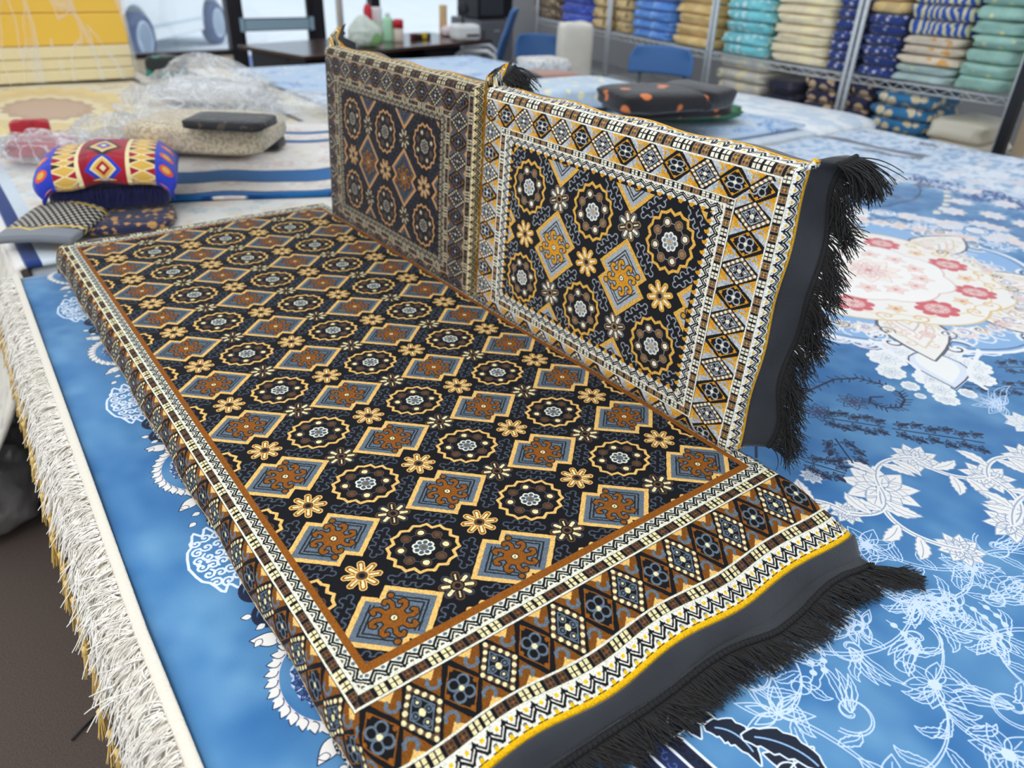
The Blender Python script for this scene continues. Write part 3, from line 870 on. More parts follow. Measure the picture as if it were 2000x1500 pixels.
while y < 1.45:
    x = edge_x(y)
    for (xo, zo, d0, L, nn, rr_) in ((-.0105, -.003, (-.9, 0, .20), .030, 11, .0012), (-.026, -.010, (-.8, 0, -.25), .034, 11, .0012), (-.044, -.022, (-.45, 0, -.9), .050, 11, .0012)):
        yy = y+rr(-.004, .004); base_d = Vector((d0[0]+rr(-.15, .15), rr(-.9, .6), d0[2]+rr(-.3, .3)))
        if y > .8: nn = nn*2//3
        if y < -.05: nn = 3
        strands(fb, [(x+xo+rr(-.003, .003), yy+rr(-.004, .004), ZT+zo+rr(-.001, .003)) for _ in range(nn)], [base_d+Vector((rr(-.25, .25), rr(-.3, .3), rr(-.2, .25))) for _ in range(nn)], L, rr_, 5, 1.0, .30)
    y += .0115
tag(fb.build('fringe', M_wyarn, blue), kind='stuff')

# ------------------------------------------------------------------ the cream carpet below it, with gold tassels
under = MB().box(-.215, -.98, ZT-.075, 3.36, 1.50, ZT-.020)
uo = under.build('carpet', mat('cream carpet', (224, 214, 192), .9, bump=.4, bscale=300), bevel=.012)
tag(uo, 'cream carpet with gold tassels lying under the blue carpet', 'carpet')
y = -.85; nt_ = 0
gb = None
while y < 1.40:
    if True:
        gb = MB()
        x = edge_x(y)-.064+rr(-.004, .004); L = rr(.045, .06); z0 = ZT-.075+rr(-.012, .006)
        gb.tube([(-.217, y, ZT-.05), (x+.02, y, z0+.022), (x, y, z0)], .0016, 4)
        gb.lathe([(.001, .004), (.0042, .0), (.0042, -.006), (.003, -.009)], 7, (x, y, z0))
        rts = [(x+.0025*math.cos(a), y+.0025*math.sin(a), z0-.008) for a in np.linspace(0, 6.28, 26)]
        strands(gb, rts, [(.06*math.cos(a)+rr(-.05, .05)-.15, .08*math.sin(a)+rr(-.06, .06), -1) for a in np.linspace(0, 6.28, 26)], L*.8, .0011, 4, .1, .06)
        gb.build('tassel', M_gyarn, uo); nt_ += 1
    y += rr(.026, .036)

# table carrying the carpets
tb = thing('display_table', 'long dark wooden display table under the carpets', 'table', (0, 0, 0))
M_wood = mat('dark table wood', (62, 46, 36), .6, var=.25, vscale=6)
MB().box(-.16, -1.0, ZT-.115, 3.34, 1.46, ZT-.076).build('tabletop', M_wood, tb, False, .004)
for x in (-.08, 1.6, 3.24):
    for y in (-.9, 1.36): MB().box(x-.04, y-.04, 0, x+.04, y+.04, ZT-.115).build('leg', M_wood, tb, False, .004)

# ------------------------------------------------------------------ majlis mattress
ext = (-1.25, 4.25, -1.60, 9.85)
im_a = to_image('majlis_pattern', carpet(PAL_A, -.32, 3.30, -.22, 8.49, 1, .919, ext, kx=(1.28, 1.1), px=300))
mat_a = pile_mat('majlis carpet pile', im_a, .03, .9)
TH = .45
def fold(e, r, deep):
    if e <= 0: return 0., 0.
    if e < r*PI/2: return r*math.sin(e/r), r*(1-math.cos(e/r))
    d = r+(e-r*PI/2)
    return r+.035*math.sin(PI*min(1., (d-r)/(deep-r))), min(deep, d)
_fl = [(0., 0., 0.)]
for i in range(1, 401):
    e = i*.004
    th = math.radians(21)*min(1, e/.22) if e < .72 else math.radians(21+40*min(1, (e-.72)/.12))
    o = _fl[-1]; dz = math.sin(th)*.004
    if o[2]+dz > .40: dz = 0.; th = 0.
    _fl.append((e, o[1]+math.cos(th)*.004, o[2]+dz))
def flap(e):
    if e <= 0: return 0., 0.
    i = min(400, int(e/.004)); return _fl[i][1], _fl[i][2]
def mat_pt(u, v):
    """pattern place (u across, v along, in repeats) -> metres"""
    x, y, zx, zy = u, v, 0., 0.
    if u < -.46:
        o, zx = fold(-.46-u, .13, TH-.01); x = -.46-o
    elif u > 3.43:
        o, zx = fold(u-3.43, .13, TH-.01); x = 3.43+o
    if v < -.40:
        e = (-.40-v); o, zy = flap(e); y = -.40-o
    elif v > 8.72:
        o, zy = fold(v-8.72, .13, TH-.01); y = 8.72+o
    z = -max(zx, zy) if min(zx, zy) <= 0 else -min(TH-.02, math.hypot(zx, zy*.8) if v > 0 else max(zx*.9, zy))
    z += .010*math.sin(u*1.9+1)*math.sin(v*1.3)*(1 if zx+zy == 0 else .4)
    z += .006*math.sin(v*7.3+u)*max(0, min(1, zx/.2))
    if v < -.6: z += .018*math.sin(u*4.3+.5)*min(1, (-.6-v)/.4); y += .02*math.sin(u*5.1)*min(1, (-.6-v)/.4)-.020*(u-1)*min(1, (-.4-v)/.7)
    x += .012*math.sin(v*4.1)*max(0, min(1, zx/.15))
    return Vector((x*A, y*A, ZM+max(z, -TH+.012)*A))
mtr = thing('majlis_mattress', 'low floor mattress in black carpet with blue-grey diamonds, flat on the blue carpet', 'mattress', (0, 0, 0))
us = list(np.concatenate([np.linspace(-1.0, -.40, 26), np.linspace(-.36, 3.38, 76), np.linspace(3.41, 4.0, 26)]))
VY = -1.175       # where the yellow line ends
vs = list(np.concatenate([np.linspace(VY, -.36, 40), np.linspace(-.30, 8.66, 150), np.linspace(8.70, 9.28, 24)]))
def sheet(us, vs, fn):
    m = MB(); nu, nv = len(us)-1, len(vs)-1
    m.grid(lambda a, b_: fn(us[int(round(a*nu))], vs[int(round(b_*nv))]), nu, nv); return m
def uv_list(o, us, vs, ext, name='UVMap'):
    w = len(us)
    add_uv(o, lambda i: ((us[i % w]-ext[0])/(ext[1]-ext[0]), (vs[i//w]-ext[2])/(ext[3]-ext[2])), name)
cov = sheet(us, vs, mat_pt).build('carpet_cover', mat_a, mtr, solid=.004)
uv_list(cov, us, vs, ext)
# black hem and its fringe at the front end
def hem_pt(u, t):
    """t 0..1 from the yellow line to the stitched edge"""
    L = .235+.028*(u-1.)+.02*math.sin(u*3.1+.4)
    p = mat_pt(u, VY); q = mat_pt(u, VY-L*t)
    q.z += .012*A*math.sin(u*6.+t*2)*t*2
    q.y += -.02*A*math.sin(u*5.+1)*t
    q.z = max(q.z, ZT+.0045)
    return q
hu = list(np.linspace(-.98, 3.98, 120)); ht = list(np.linspace(0, 1, 14))
sheet(hu, ht, hem_pt).build('hem', M_hem, mtr, solid=.004)
M_br = MB()
M_br.tube([hem_pt(u, 1.0)+Vector((0, 0, .0025+.0012*math.sin(u*160))) for u in np.linspace(-.98, 3.98, 500)], .0038, 6)
M_br.build('stitching', M_stitch, mtr)
fr = MB(); R_, D_ = [], []
for i in range(1500):
    u = rr(-.9, 3.9); p = hem_pt(u, 1.02); k = math.sin(u*11.)*.5+math.sin(u*23.)*.3
    R_.append((p.x, p.y, max(p.z, ZT+.004))); D_.append((.28+.35*k+rr(-.25, .25), -1, rr(-.25, .15)))
strands(fr, R_, D_, .044, .0011, 5, .5, .22, zmin=ZT+.0015)
R_, D_ = [], []
for i in range(230):
    u = rr(3.50, 3.95); p = hem_pt(u, 1.02)
    R_.append((p.x, p.y, max(p.z, ZT+.006))); D_.append((.75+rr(-.3, .3), -1, rr(-.1, .3)))
strands(fr, R_, D_, .062, .0011, 6, .7, .16, zmin=ZT+.0015)
tag(fr.build('fringe', M_fringe, mtr), kind='stuff')

# ------------------------------------------------------------------ the two back cushions
cext = (-.70, 4.90, -.60, 3.45)
def cushion(label, y_left, pal, seed, lean, name='back_cushion', sheen=.15, xb=3.335, zlift=0., ear=.08):
    im = to_image('cushion_pattern', carpet(pal, .62, 3.29, .35, 2.0, 1.01, 1.02, cext, swap=True, ox=1.44, oy=1.14, sx=.56/.61, sy=.56/.45, kx=(1.0, 1.12), ky=(1.25, 1.62), knee=.75, solid=False, px=280))
    m = pile_mat('cushion carpet pile', im, sheen, .9)
    base = Vector((xb*A, y_left*A, ZM+zlift))
    root = thing(name, label, 'cushion', base, -PI/2)      # local x runs to the photo's right, local y away from the viewer, z up
    D = .42
    def pt(u, v):
        x, dx = u, 0.; r = .07
        if u < .06: o, dx = fold(.06-u, r, 2.); x = .06-min(o, r)
        elif u > 3.94: o, dx = fold(u-3.94, r, 2.); x = 3.94+min(o, r)
        z, dz = v, 0.
        if v < .06: o, dz = fold(.06-v, r, 2.); z = .06-min(o, r)
        elif v > 2.44: o, dz = fold(v-2.44, r, 2.); z = 2.44+min(o, r)
        dep = max(dx, dz) if min(dx, dz) <= 0 else max(dx, dz)
        # carpet ears at the top corners stick out a little
        if dx > .10 and dz > .10 and v > 1:
            k = min(1, min(dx, dz)/.30); z += (ear if u > 2 else .24)*k; x += (.03 if u > 2 else -.06)*k; dep = (dx+dz)/2
        bul = .035*max(0, math.sin(PI*min(1, max(0, u/4))))**.6*max(0, math.sin(PI*min(1, max(0, v/2.5))))**.6
        w = .006*math.sin(u*3.1+seed)*math.sin(v*2.3+seed*2)
        if dx+dz == 0: dep -= bul+w
        else: z += .014*math.sin(u*6+seed)*(dz > .1); x += .012*math.sin(v*7+seed)*(dx > .1)
        z = max(z, 0.004)
        dep += lean*z/2.5
        return Vector((x*A, dep*A, z*A))
    return root, m, pt, D
def cushion_build(root, m, pt, D, hem_r, hem_t, ulo, uhi, frs=True):
    us = list(np.concatenate([np.linspace(ulo, .10, 20), np.linspace(.16, 3.84, 60), np.linspace(3.88, uhi, 16)]))
    vs = list(np.concatenate([np.linspace(-.36, .10, 14), np.linspace(.16, 2.36, 40), np.linspace(2.40, 2.78, 14)]))
    cv = sheet(us, vs, pt).build('carpet_cover', m, root, solid=.004); uv_list(cv, us, vs, cext)
    # foam block inside, seen from behind
    f = MB(); o = .02
    p = [pt(.06, .03), pt(3.94, .03), pt(3.94, 2.42), pt(.06, 2.42)]
    f.add([q+Vector((0, .010, .0)) for q in p]+[q+Vector((0, D*A-.005, 0)) for q in p], [(0, 1, 2, 3), (7, 6, 5, 4), (0, 4, 5, 1), (1, 5, 6, 2), (2, 6, 7, 3), (3, 7, 4, 0)])
    f.build('foam_core', mat('black backing cloth', (24, 24, 28), .9), root, False, .006)
    # hem round the top and the right end
    ht = list(np.linspace(0, 1, 8))
    hm = MB()
    vt = 2.78
    def top(u, t):
        q = pt(u, vt+hem_t*t); q.z += .012*math.sin(u*2.2)*t*.6-.010*t; return q
    nu = 60
    ul = list(np.linspace(ulo, uhi, nu))
    hm.grid(lambda a, b_: top(ul[int(round(a*(nu-1)))], ht[int(round(b_*7))]), nu-1, 7)
    def endp(v, t):
        q = pt(uhi+hem_r*t, v); q.x += (.010+.006*math.sin(v*5.))*t+.012*t*t; q.y += .006*math.sin(v*7.)*t; return q
    vl = list(np.linspace(.02, 2.78, 44))
    hm.grid(lambda a, b_: endp(vl[int(round(a*43))], ht[int(round(b_*7))]), 43, 7, True)
    def endl(v, t):
        q = pt(ulo-.16*t, v); q.z += .012*t*max(0, v-2.); return q
    hm.grid(lambda a, b_: endl(vl[int(round(a*43))], ht[int(round(b_*7))]), 43, 7)
    hm.build('hem', M_hem, root, solid=.004)
    st = MB(); st.tube([endp(v, 1.) for v in np.linspace(.02, 2.78, 200)], .0036, 6); st.build('stitching', M_stitch, root)
    if frs:
        fr = MB(); R_, D_ = [], []
        for i in range(1100):
            v = rr(.03, 2.76); p = endp(v, 1.01); k = math.sin(v*13)*.55+math.sin(v*29.)*.3
            R_.append(p); D_.append((1, .35+rr(-.25, .25), -.35+.6*k+rr(-.2, .2)))
        strands(fr, R_, D_, .050, .0010, 7, 1.0, .30)
        R_, D_ = [], []
        for i in range(150):
            v = rr(2.55, 2.77); p = endp(v, 1.01); R_.append(p); D_.append((1, .3+rr(-.3, .3), -.1+rr(-.25, .25)))
        strands(fr, R_, D_, .060, .0010, 7, 1.2, .22)
        tag(fr.build('fringe', M_fringe, root), kind='stuff')
r1 = cushion('carpet-covered back cushion in painted lit tones standing at the front of the mattress', 3.955, PAL_LIT, 1., .13)
cushion_build(*r1, hem_r=.20, hem_t=.14, ulo=-.34, uhi=4.14)
r2 = cushion('carpet-covered back cushion in painted shade tones standing beyond the front cushion', 8.13, PAL_SHADE, 2.3, .12, ear=.22)
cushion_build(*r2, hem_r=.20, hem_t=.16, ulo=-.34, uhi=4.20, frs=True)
# ------------------------------------------------------------------ room shell
YB, XR = 8.65, 5.75
M_floor = mat('dark brown carpet tiles', (92, 78, 70), .95, bump=.8, bscale=400, var=.35, vscale=300)
struct('floor', MB().box(-3.2, -2.2, -.05, XR, YB, 0), M_floor, smooth=False)
M_wall = mat('grey painted wall', (150, 150, 152), .9)
M_pale = mat('pale wall paint', (226, 222, 212), .9)
M_frame = mat('dark bronze frame', (44, 40, 46), .45, metal=.3)
M_cream = mat('cream painted board', (226, 212, 186), .8)
M_glass = mat('storefront glass', (225, 244, 252), .02, trans=1.0, alpha=.07)
struct('wall_right', MB().box(XR, -2.2, 0, XR+.1, YB, 3.0), M_wall, smooth=False)
sill = aty(440, 103, YB).z
xd0, xd1 = aty(462, 70, YB).x, aty(624, 90, YB).x
struct('wall_back', MB().box(-3.2, YB, 0, xd0-.06, YB+.14, sill-.02).box(xd1+.06, YB, 0, XR, YB+.14, sill-.02), M_cream, smooth=False)
struct('wall_back_header', MB().box(-3.2, YB, 2.6, XR, YB+.14, 3.0), M_pale, smooth=False)
struct('window_1', MB().box(-3.2, YB+.06, sill, xd0-.06, YB+.075, 2.6), M_glass, smooth=False)
struct('window_2', MB().box(xd1+.06, YB+.06, sill, XR, YB+.075, 2.6), M_glass, smooth=False)
fm = MB().box(-3.2, YB-.01, sill-.02, xd0-.06, YB+.13, sill+.025).box(xd1+.06, YB-.01, sill-.02, XR, YB+.13, sill+.025).box(-3.2, YB, 2.55, XR, YB+.12, 2.62)
xm = aty(735, 30, YB).x
fm.box(xm-.06, YB, sill, xm+.06, YB+.12, 2.6)
struct('trim_1', fm, M_frame, smooth=False)
struct('trim_2', MB().box(xd0-.07, YB-.02, 0, xd0+.05, YB+.12, 2.6).box(xd1-.05, YB-.02, 0, xd1+.09, YB+.12, 2.6), M_frame, smooth=False)
d = thing('door_1', None, None, ((xd0+xd1)/2, YB+.03, 0)); d['kind'] = 'structure'
hw = (xd1-xd0)/2-.05
MB().box(-hw, -.02, .16, -hw+.06, .02, 2.4).box(hw-.06, -.02, .16, hw, .02, 2.4).box(-hw, -.02, .04, hw, .02, .20).box(-hw, -.02, 2.3, hw, .02, 2.4).build('door_frame', M_frame, d, False)
MB().box(-hw+.06, -.005, .2, hw-.06, .005, 2.3).build('pane', M_glass, d, False)
zb = aty(540, 47, YB).z
MB().box(-hw+.05, -.05, zb-.055, hw-.05, -.03, zb+.055).box(-hw+.0, -.05, zb-.07, -hw+.06, -.0, zb+.07).box(hw-.06, -.05, zb-.07, hw, -.0, zb+.07).build('push_bar', mat('pale push bar', (176, 206, 224), .3, metal=.2), d, False)
MB().box(-hw+.05, -.052, zb-.066, hw-.05, -.028, zb-.055).box(-hw+.05, -.052, zb+.055, hw-.05, -.028, zb+.066).build('bar_edge', M_frame, d, False)
# ------------------------------------------------------------------ outside
M_pave = mat('sunlit concrete', (238, 245, 252), .9, var=.04, vscale=1.5)
struct('ground', MB().box(-14, YB+.14, -.16, 22, 40, -.10), M_pave, smooth=False)
M_bwall = mat('pale building render', (232, 242, 250), .9, var=.05, vscale=1.)
tag(MB().box(-14, 30, -.1, 24, 31, 6).build('building', M_bwall, smooth=False), 'pale building across the car park seen through the shop window', 'building')
M_line = mat('white line paint', (250, 252, 252), .8)
g1, g2 = atz(475, 88, -.095), atz(560, 62, -.095)
dv = (g2-g1).normalized(); nv_ = Vector((-dv.y, dv.x, 0))*.06
pl = MB(); pl.add([g1-nv_-dv*3, g2-nv_+dv*.0, g2+nv_, g1+nv_-dv*3], [(0, 1, 2, 3)])
struct('ground_marking', pl, M_line, smooth=False)
s0, s1 = atz(488, 128, -.1), atz(615, 132, -.1)
ws = thing('parking_stop', 'wheel stop coloured in its blue shadow tone on the pavement outside the glass door', 'parking block', (s0+s1)/2, math.atan2(s1.y-s0.y, s1.x-s0.x))
wl = (s1-s0).length/2+.25
MB().prism([(-.09, 0), (.09, 0), (.06, .13), (-.06, .13)], 0, -wl, wl).build('block', mat('blue shadow tone', (120, 140, 206), .8), ws, False, .01)  # concrete stop; the blue of its shadow is put into the colour
# car
M_car = mat('white car paint', (246, 250, 252), .15, spec=.6)
M_tyre = mat('tyre rubber', (70, 84, 130), .8); M_rim = mat('silver alloy', (196, 214, 232), .3, metal=.5); M_win = mat('dark car glass', (70, 84, 104), .1)
w1, w2 = atz(283, 124, -.1), atz(452, 78, -.1)
ax = (w2-w1); ax.z = 0; Lc = ax.length; ang = math.atan2(ax.y, ax.x); ax.normalize()
wb = 2.65
mid = w1+ax*(wb/2); off = Vector((-ax.y, ax.x, 0))
car = thing('car', 'white car parked outside the shop window', 'car', (mid.x, mid.y, -.1), ang)
sl = [(-2.2, .45), (-2.25, .75), (-2.0, .95), (-1.3, 1.0), (-.75, 1.42), (.65, 1.45), (1.45, 1.05), (2.15, .98), (2.3, .7), (2.28, .32)]
def arc(cx): return [(cx+.40*math.cos(a), .33+.40*math.sin(a)) for a in np.linspace(0, PI, 13)]
low = [(1.86+.0, .26)]+[(wb/2+.41*math.cos(a), .33+.41*math.sin(a)) for a in np.linspace(-.2, PI+.2, 15)]+[(-wb/2+.41*math.cos(a), .33+.41*math.sin(a)) for a in np.linspace(-.2, PI+.2, 15)]
prof = sl+[(1.8, .25)]+low[1:]+[(-1.9, .28)]
cb = MB().prism([(x, z) for x, z in prof], 1, .0, 1.75)
cb.build('body', M_car, car, False, .03)
MB().prism([(-1.15, .98), (-.70, 1.37), (.60, 1.40), (1.32, 1.03)], 1, -.006, 1.756).build('window', M_win, car, False)
MB().box(-.9, -.012, .42, .9, .01, .46).build('side_moulding', mat('bluish white trim', (206, 222, 230), .4), car, False, .004)  # moulding strip a little darker than the body
for k, x in enumerate((-wb/2, wb/2)):
    for yy in (.02, 1.73):
        wh = MB(); T = Matrix.Translation((x, yy, .33)) @ Matrix.Rotation(PI/2, 4, 'X')
        prof_ = [(.20, -.09), (.31, -.10), (.33, -.06), (.33, .06), (.31, .10), (.20, .09)]
        wh.lathe(prof_, 28); wh.v = [tuple(T @ Vector(p)) for p in wh.v]
        wo = wh.build('wheel', M_tyre, car)
        rm = MB(); rm.lathe([(.04, .10), (.05, .105), (.05, .09)], 12)
        for s in range(10):
            a = 2*PI*s/10; M = Matrix.Rotation(a, 4, 'Z'); rm.box(.04, -.026, .082, .215, .026, .102, M)
        rm.lathe([(.20, .105), (.225, .105), (.225, .08), (.20, .08), (.20, .105)], 28)
        if yy > 1: pass
        rm.v = [tuple(T @ Vector(p)) for p in rm.v]
        rm.build('rim', M_rim, wo, False)

# stick on the floor
p = atz(162, 1424, .004)
st = MB().tube([(-.028, 0, 0), (.0, .001, .0005), (.030, 0, 0)], .0028, 6).build('stick', mat('black stick', (22, 20, 22), .7))
st.location = p; st.rotation_euler = (0, 0, .9-.35)
tag(st, 'short black stick lying on the brown floor carpet', 'stick')
# ------------------------------------------------------------------ folded covers
def sp(c, e): return math.copysign(abs(c)**e, c)
def folded_mb(w, d, h, seed, nu=26, nv=14, layers=2, sag=.0, e1=.30, e2=.45, wr=.05):
    """a folded cover: soft slab with folded layers showing at the edge; base at z=0"""
    m = MB(); v = []
    s1, s2, s3 = seed*1.7, seed*2.9+1, seed*.7+2
    for j in range(nv+1):
        ph = -PI/2+PI*j/nv
        for i in range(nu):
            th = 2*PI*i/nu
            cz = sp(math.sin(ph), e2); rad = abs(math.cos(ph))**e2
            x = sp(math.cos(th), e1)*rad; y = sp(math.sin(th), e1)*rad; z = cz
            t = (z+1)/2
            k = 1-.035*(1 if layers > 1 else 0)*math.exp(-((z+.05+.25*math.sin(th*3+s1))/.16)**2)
            q = 1+wr*(math.sin(x*5+s1+z*2)*math.sin(y*4+s2)+.5*math.sin(x*11+s3)*math.cos(z*5+s1))
            zz = h/2*(1+z*(1+wr*1.6*math.sin(x*4+s2)*math.cos(y*3+s3)))
            zz -= sag*(x*x)*h*t
            v.append((x*w/2*k*q, y*d/2*k*q, max(0, zz)))
    f = [(j*nu+i, j*nu+(i+1) % nu, (j+1)*nu+(i+1) % nu, (j+1)*nu+i) for j in range(nv) for i in range(nu)]
    m.add(v, f); return m
ORD = ['bottom', 'second', 'third', 'fourth', 'fifth', 'sixth', 'seventh', 'eighth', 'ninth', 'tenth', 'eleventh', 'twelfth']
def nth(i, n):
    return 'lowest' if i == 0 else ORD[i]+' from bottom'
def stack(desc, group, mats_, p, rz, w, d, hs, z0, where):
    """a pile of folded covers, each its own thing"""
    z = z0
    for i, h in enumerate(hs):
        m, colr = mats_[i % len(mats_)] if not isinstance(mats_[0], list) else mats_[0][i]
        o = folded_mb(w*rr(.96, 1.03), d, h*1.08, random.random()*20, wr=.07).build('folded_cover', m)
        o.location = (p[0]+rr(-.008, .008), p[1]+rr(-.008, .008), z); o.rotation_euler = (0, 0, rz+rr(-.03, .03))
        tag(o, f'{colr} folded cover, {nth(i, len(hs))} in {where}', 'folded cover', group)
        z += h
    return z
F = lambda n, c, s, sc=24., th=.32, kd='vor', **k: mat(n, c, .75, sheen=.3, bump=.9, bscale=60, var=.14, vscale=14, spot=[(s, sc, th, kd)], **k)
m_brown = F('brown patterned cloth', (96, 78, 64), (226, 196, 150), 30, .34)
m_blue = F('royal blue patterned cloth', (52, 84, 196), (176, 180, 240), 34, .26)
m_gold = F('gold brown cloth', (214, 186, 132), (126, 96, 70), 18, .28)
m_sky = F('sky blue cloth', (92, 148, 224), (160, 196, 246), 20, .60, 'noise')
m_sand = F('sand cloth', (232, 196, 128), (240, 212, 150), 16, .6, 'noise')
m_turq = F('turquoise cloth', (122, 206, 214), (226, 240, 236), 22, .56, 'noise')
m_crm = F('cream cloth', (240, 224, 190), (250, 236, 190), 14, .6, 'noise')
m_navy = F('navy patterned cloth', (36, 58, 124), (196, 196, 216), 26, .27)
m_tan = F('tan cloth', (226, 192, 128), (206, 176, 124), 16, .55, 'noise')
m_cobalt = F('cobalt cloth with cream branches', (40, 84, 176), (222, 214, 170), 9, .62, 'wave')
m_beige = F('beige and amber cloth', (222, 206, 184), (226, 170, 96), 12, .60, 'noise')
m_sage = F('sage green cloth', (160, 200, 186), (228, 228, 170), 17, .22)
m_mint = F('pale mint cloth', (186, 206, 202), (226, 222, 170), 17, .20)

# ------------------------------------------------------------------ wire shelves
ZS = .92
M_chr = mat('chrome wire', (206, 210, 214), .45, metal=.45)
M_foot = mat('grey plastic foot', (90, 92, 96), .7)
PX_ = [(1018, 38), (1188, 64), (1384, 103), (1655, 146), (1983, 195)]
PT = [atz(px, py, ZS) for px, py in PX_]
PT[0] = PT[1]+(PT[1]-PT[2]).normalized()*1.30
SIDES = ['holding royal blue covers, beside the white wrapped roll', 'holding sky blue and sand yellow covers', 'holding turquoise and cream covers', 'holding sage green covers, nearest the right edge']
SD = .46
UN = []
for k in range(4):
    p, q = PT[k], PT[k+1]
    dx = (q-p); dx.z = 0; L = dx.length; dx.normalize(); ang = math.atan2(dx.y, dx.x)
    r = thing('wire_shelf', 'chrome wire shelving unit '+SIDES[k], 'shelf', (p.x, p.y, 0), ang, 'chrome wire shelving along the right wall')
    g = .018
    for x in (g, L-g):
        for y in (0, SD):
            po = MB().tube([(x, y, .03), (x, y, 1.9)], .0125, 12)
            for zz in np.arange(.08, 1.9, .045): po.tube([(x, y, zz), (x, y, zz+.004)], .0133, 12)
            po = po.build('post', M_chr, r)
            MB().lathe([(.018, 0), (.020, .004), (.014, .03), (.012, .034)], 10, (x, y, 0)).build('foot', M_foot, po)
    for zl in (.60, ZS, 1.55):
        s = MB()
        for y in (0, SD):
            s.tube([(g, y, zl), (L-g, y, zl)], .0042, 6); s.tube([(g, y, zl-.034), (L-g, y, zl-.034)], .0042, 6)
            n = int(L/.042); pts = []
            for i in range(n+1): pts.append((g+(L-2*g)*i/n, y-.001, zl-.003 if i % 2 else zl-.031))
            s.tube(pts, .0026, 5)
        for x in (g, L-g):
            s.tube([(x, 0, zl), (x, SD, zl)], .0042, 6); s.tube([(x, 0, zl-.034), (x, SD, zl-.034)], .0042, 6)
        n = int(L/.028)
        for i in range(1, n): s.tube([(g+(L-2*g)*i/n, 0, zl+.003), (g+(L-2*g)*i/n, SD, zl+.003)], .0017, 4)
        s.build('shelf', M_chr, r)
    # shelves sit on the local +y side, which must be away from the room
    UN.append((p, dx, L, ang))
def on(k, px0, px1, py):
    """middle of a stack on unit k between two columns of the photograph"""
    p, dx, L, ang = UN[k]
    def par(px):
        # walk along the shelf edge until its picture column matches
        lo, hi = -.3, L+.3
        for _ in range(40):
            md = (lo+hi)/2; w = p+dx*md; w.z = ZS+.12
            v = RW @ (w-CAM); x = 1000+FPX*v.x/-v.z
            if x < px: lo = md
            else: hi = md
        return (lo+hi)/2
    a, b = par(px0), par(px1)
    nrm = Vector((-dx.y, dx.x, 0))
    c = p+dx*((a+b)/2)+nrm*.215
    return (c.x, c.y), ang, (b-a)
def put(k, px0, px1, desc, group, ms, hs, z0, where, d=.40):
    c, ang, w = on(k, px0, px1, 0)
    return stack(desc, group, ms, c, ang, w, d, hs, z0, where)
Z0 = ZS+.006
put(0, 1033, 1086, '', 'brown covers on the far shelf', [(m_brown, 'brown and cream')], [.085]*4, Z0, 'the brown stack left of royal blue')
put(0, 1086, 1150, '', 'royal blue covers on the far shelf', [(m_blue, 'royal blue')], [.080]*5, Z0, 'the royal blue stack')
put(0, 1152, 1183, '', 'narrow brown covers', [(m_gold, 'gold and brown')], [.08]*5, Z0, 'the narrow stack right of royal blue')
put(1, 1194, 1226, '', 'gold brown covers', [(m_gold, 'gold and brown')], [.08]*5, Z0, 'the narrow stack left of sky blue')
put(1, 1227, 1305, '', 'sky blue covers', [(m_sky, 'sky blue')], [.062]*7, Z0, 'the sky blue stack')
put(1, 1308, 1386, '', 'sand covers', [(m_sand, 'sand yellow')], [.066]*7, Z0, 'the sand yellow stack')
put(2, 1404, 1494, '', 'turquoise covers', [(m_turq, 'turquoise and white')], [.064]*7, Z0, 'the turquoise stack')
put(2, 1498, 1612, '', 'cream covers', [(m_crm, 'cream')], [.052]*9, Z0, 'the cream stack')
put(2, 1614, 1655, '', 'navy covers left of the post', [(m_navy, 'navy and white')], [.052]*7, Z0, 'the navy stack beside the cream one')
put(3, 1672, 1745, '', 'navy covers right of the post', [[(m_navy, 'navy and white')]*6+[(m_tan, 'tan')]*3], [.050]*6+[.06]*3, Z0, 'the navy stack topped with tan')
put(3, 1745, 1866, '', 'mixed covers', [[(m_mint, 'pale mint')]*2+[(m_beige, 'beige and amber')]*3+[(m_cobalt, 'cobalt blue')]*3], [.042, .042, .045, .045, .045, .07, .07, .07], Z0, 'the stack beside sage green')
put(3, 1868, 1975, '', 'sage covers', [(m_sage, 'sage green')], [.062]*7, Z0, 'the sage green stack')
# lower level
ZL = .606
m_silver = F('silver beige satin', (206, 200, 188), (236, 222, 180), 16, .58, 'noise'); m_pink = F('dusty pink cloth', (220, 184, 172), (236, 210, 190), 16, .6, 'noise')
m_dnavy = F('dark navy cloth', (26, 28, 52), (60, 52, 66), 18, .3); m_ngold = F('navy cloth with gold band', (34, 34, 66), (216, 184, 146), 16, .46)
m_teal = F('blue cloth with gold scroll border', (50, 120, 168), (232, 214, 178), 17, .42); m_ivory = mat('ivory satin cover in clear wrap', (226, 216, 196), .35, sheen=.2, bump=.6, bscale=30)
def low(px0, px1, k, ms, hs, group, where, d=.40):
    return put(k, px0, px1, '', group, ms, hs, ZL, where, d)
low(1402, 1500, 2, [[(m_pink, 'dusty pink')]*2+[(m_silver, 'silver beige')]*3], [.05, .05, .07, .07, .06], 'silver and pink covers under the cream stack', 'the lower pile below turquoise')
low(1505, 1575, 2, [(m_dnavy, 'dark navy')], [.075]*3, 'dark navy covers', 'the dark pile below cream')
low(1580, 1650, 2, [(m_ngold, 'navy and gold')], [.07]*4, 'navy and gold covers left of the post', 'the low pile beneath the navy stack')
low(1668, 1715, 3, [(m_ngold, 'navy and gold')], [.07]*4, 'navy and gold covers right of the post', 'the low pile beneath navy and tan')
low(1718, 1840, 3, [(m_teal, 'blue with gold scrolls')], [.065]*4, 'blue gold covers', 'the low pile beneath cobalt blue')
low(1845, 1965, 3, [(m_ivory, 'ivory satin')], [.07, .10], 'ivory covers', 'the low pile beneath sage green')
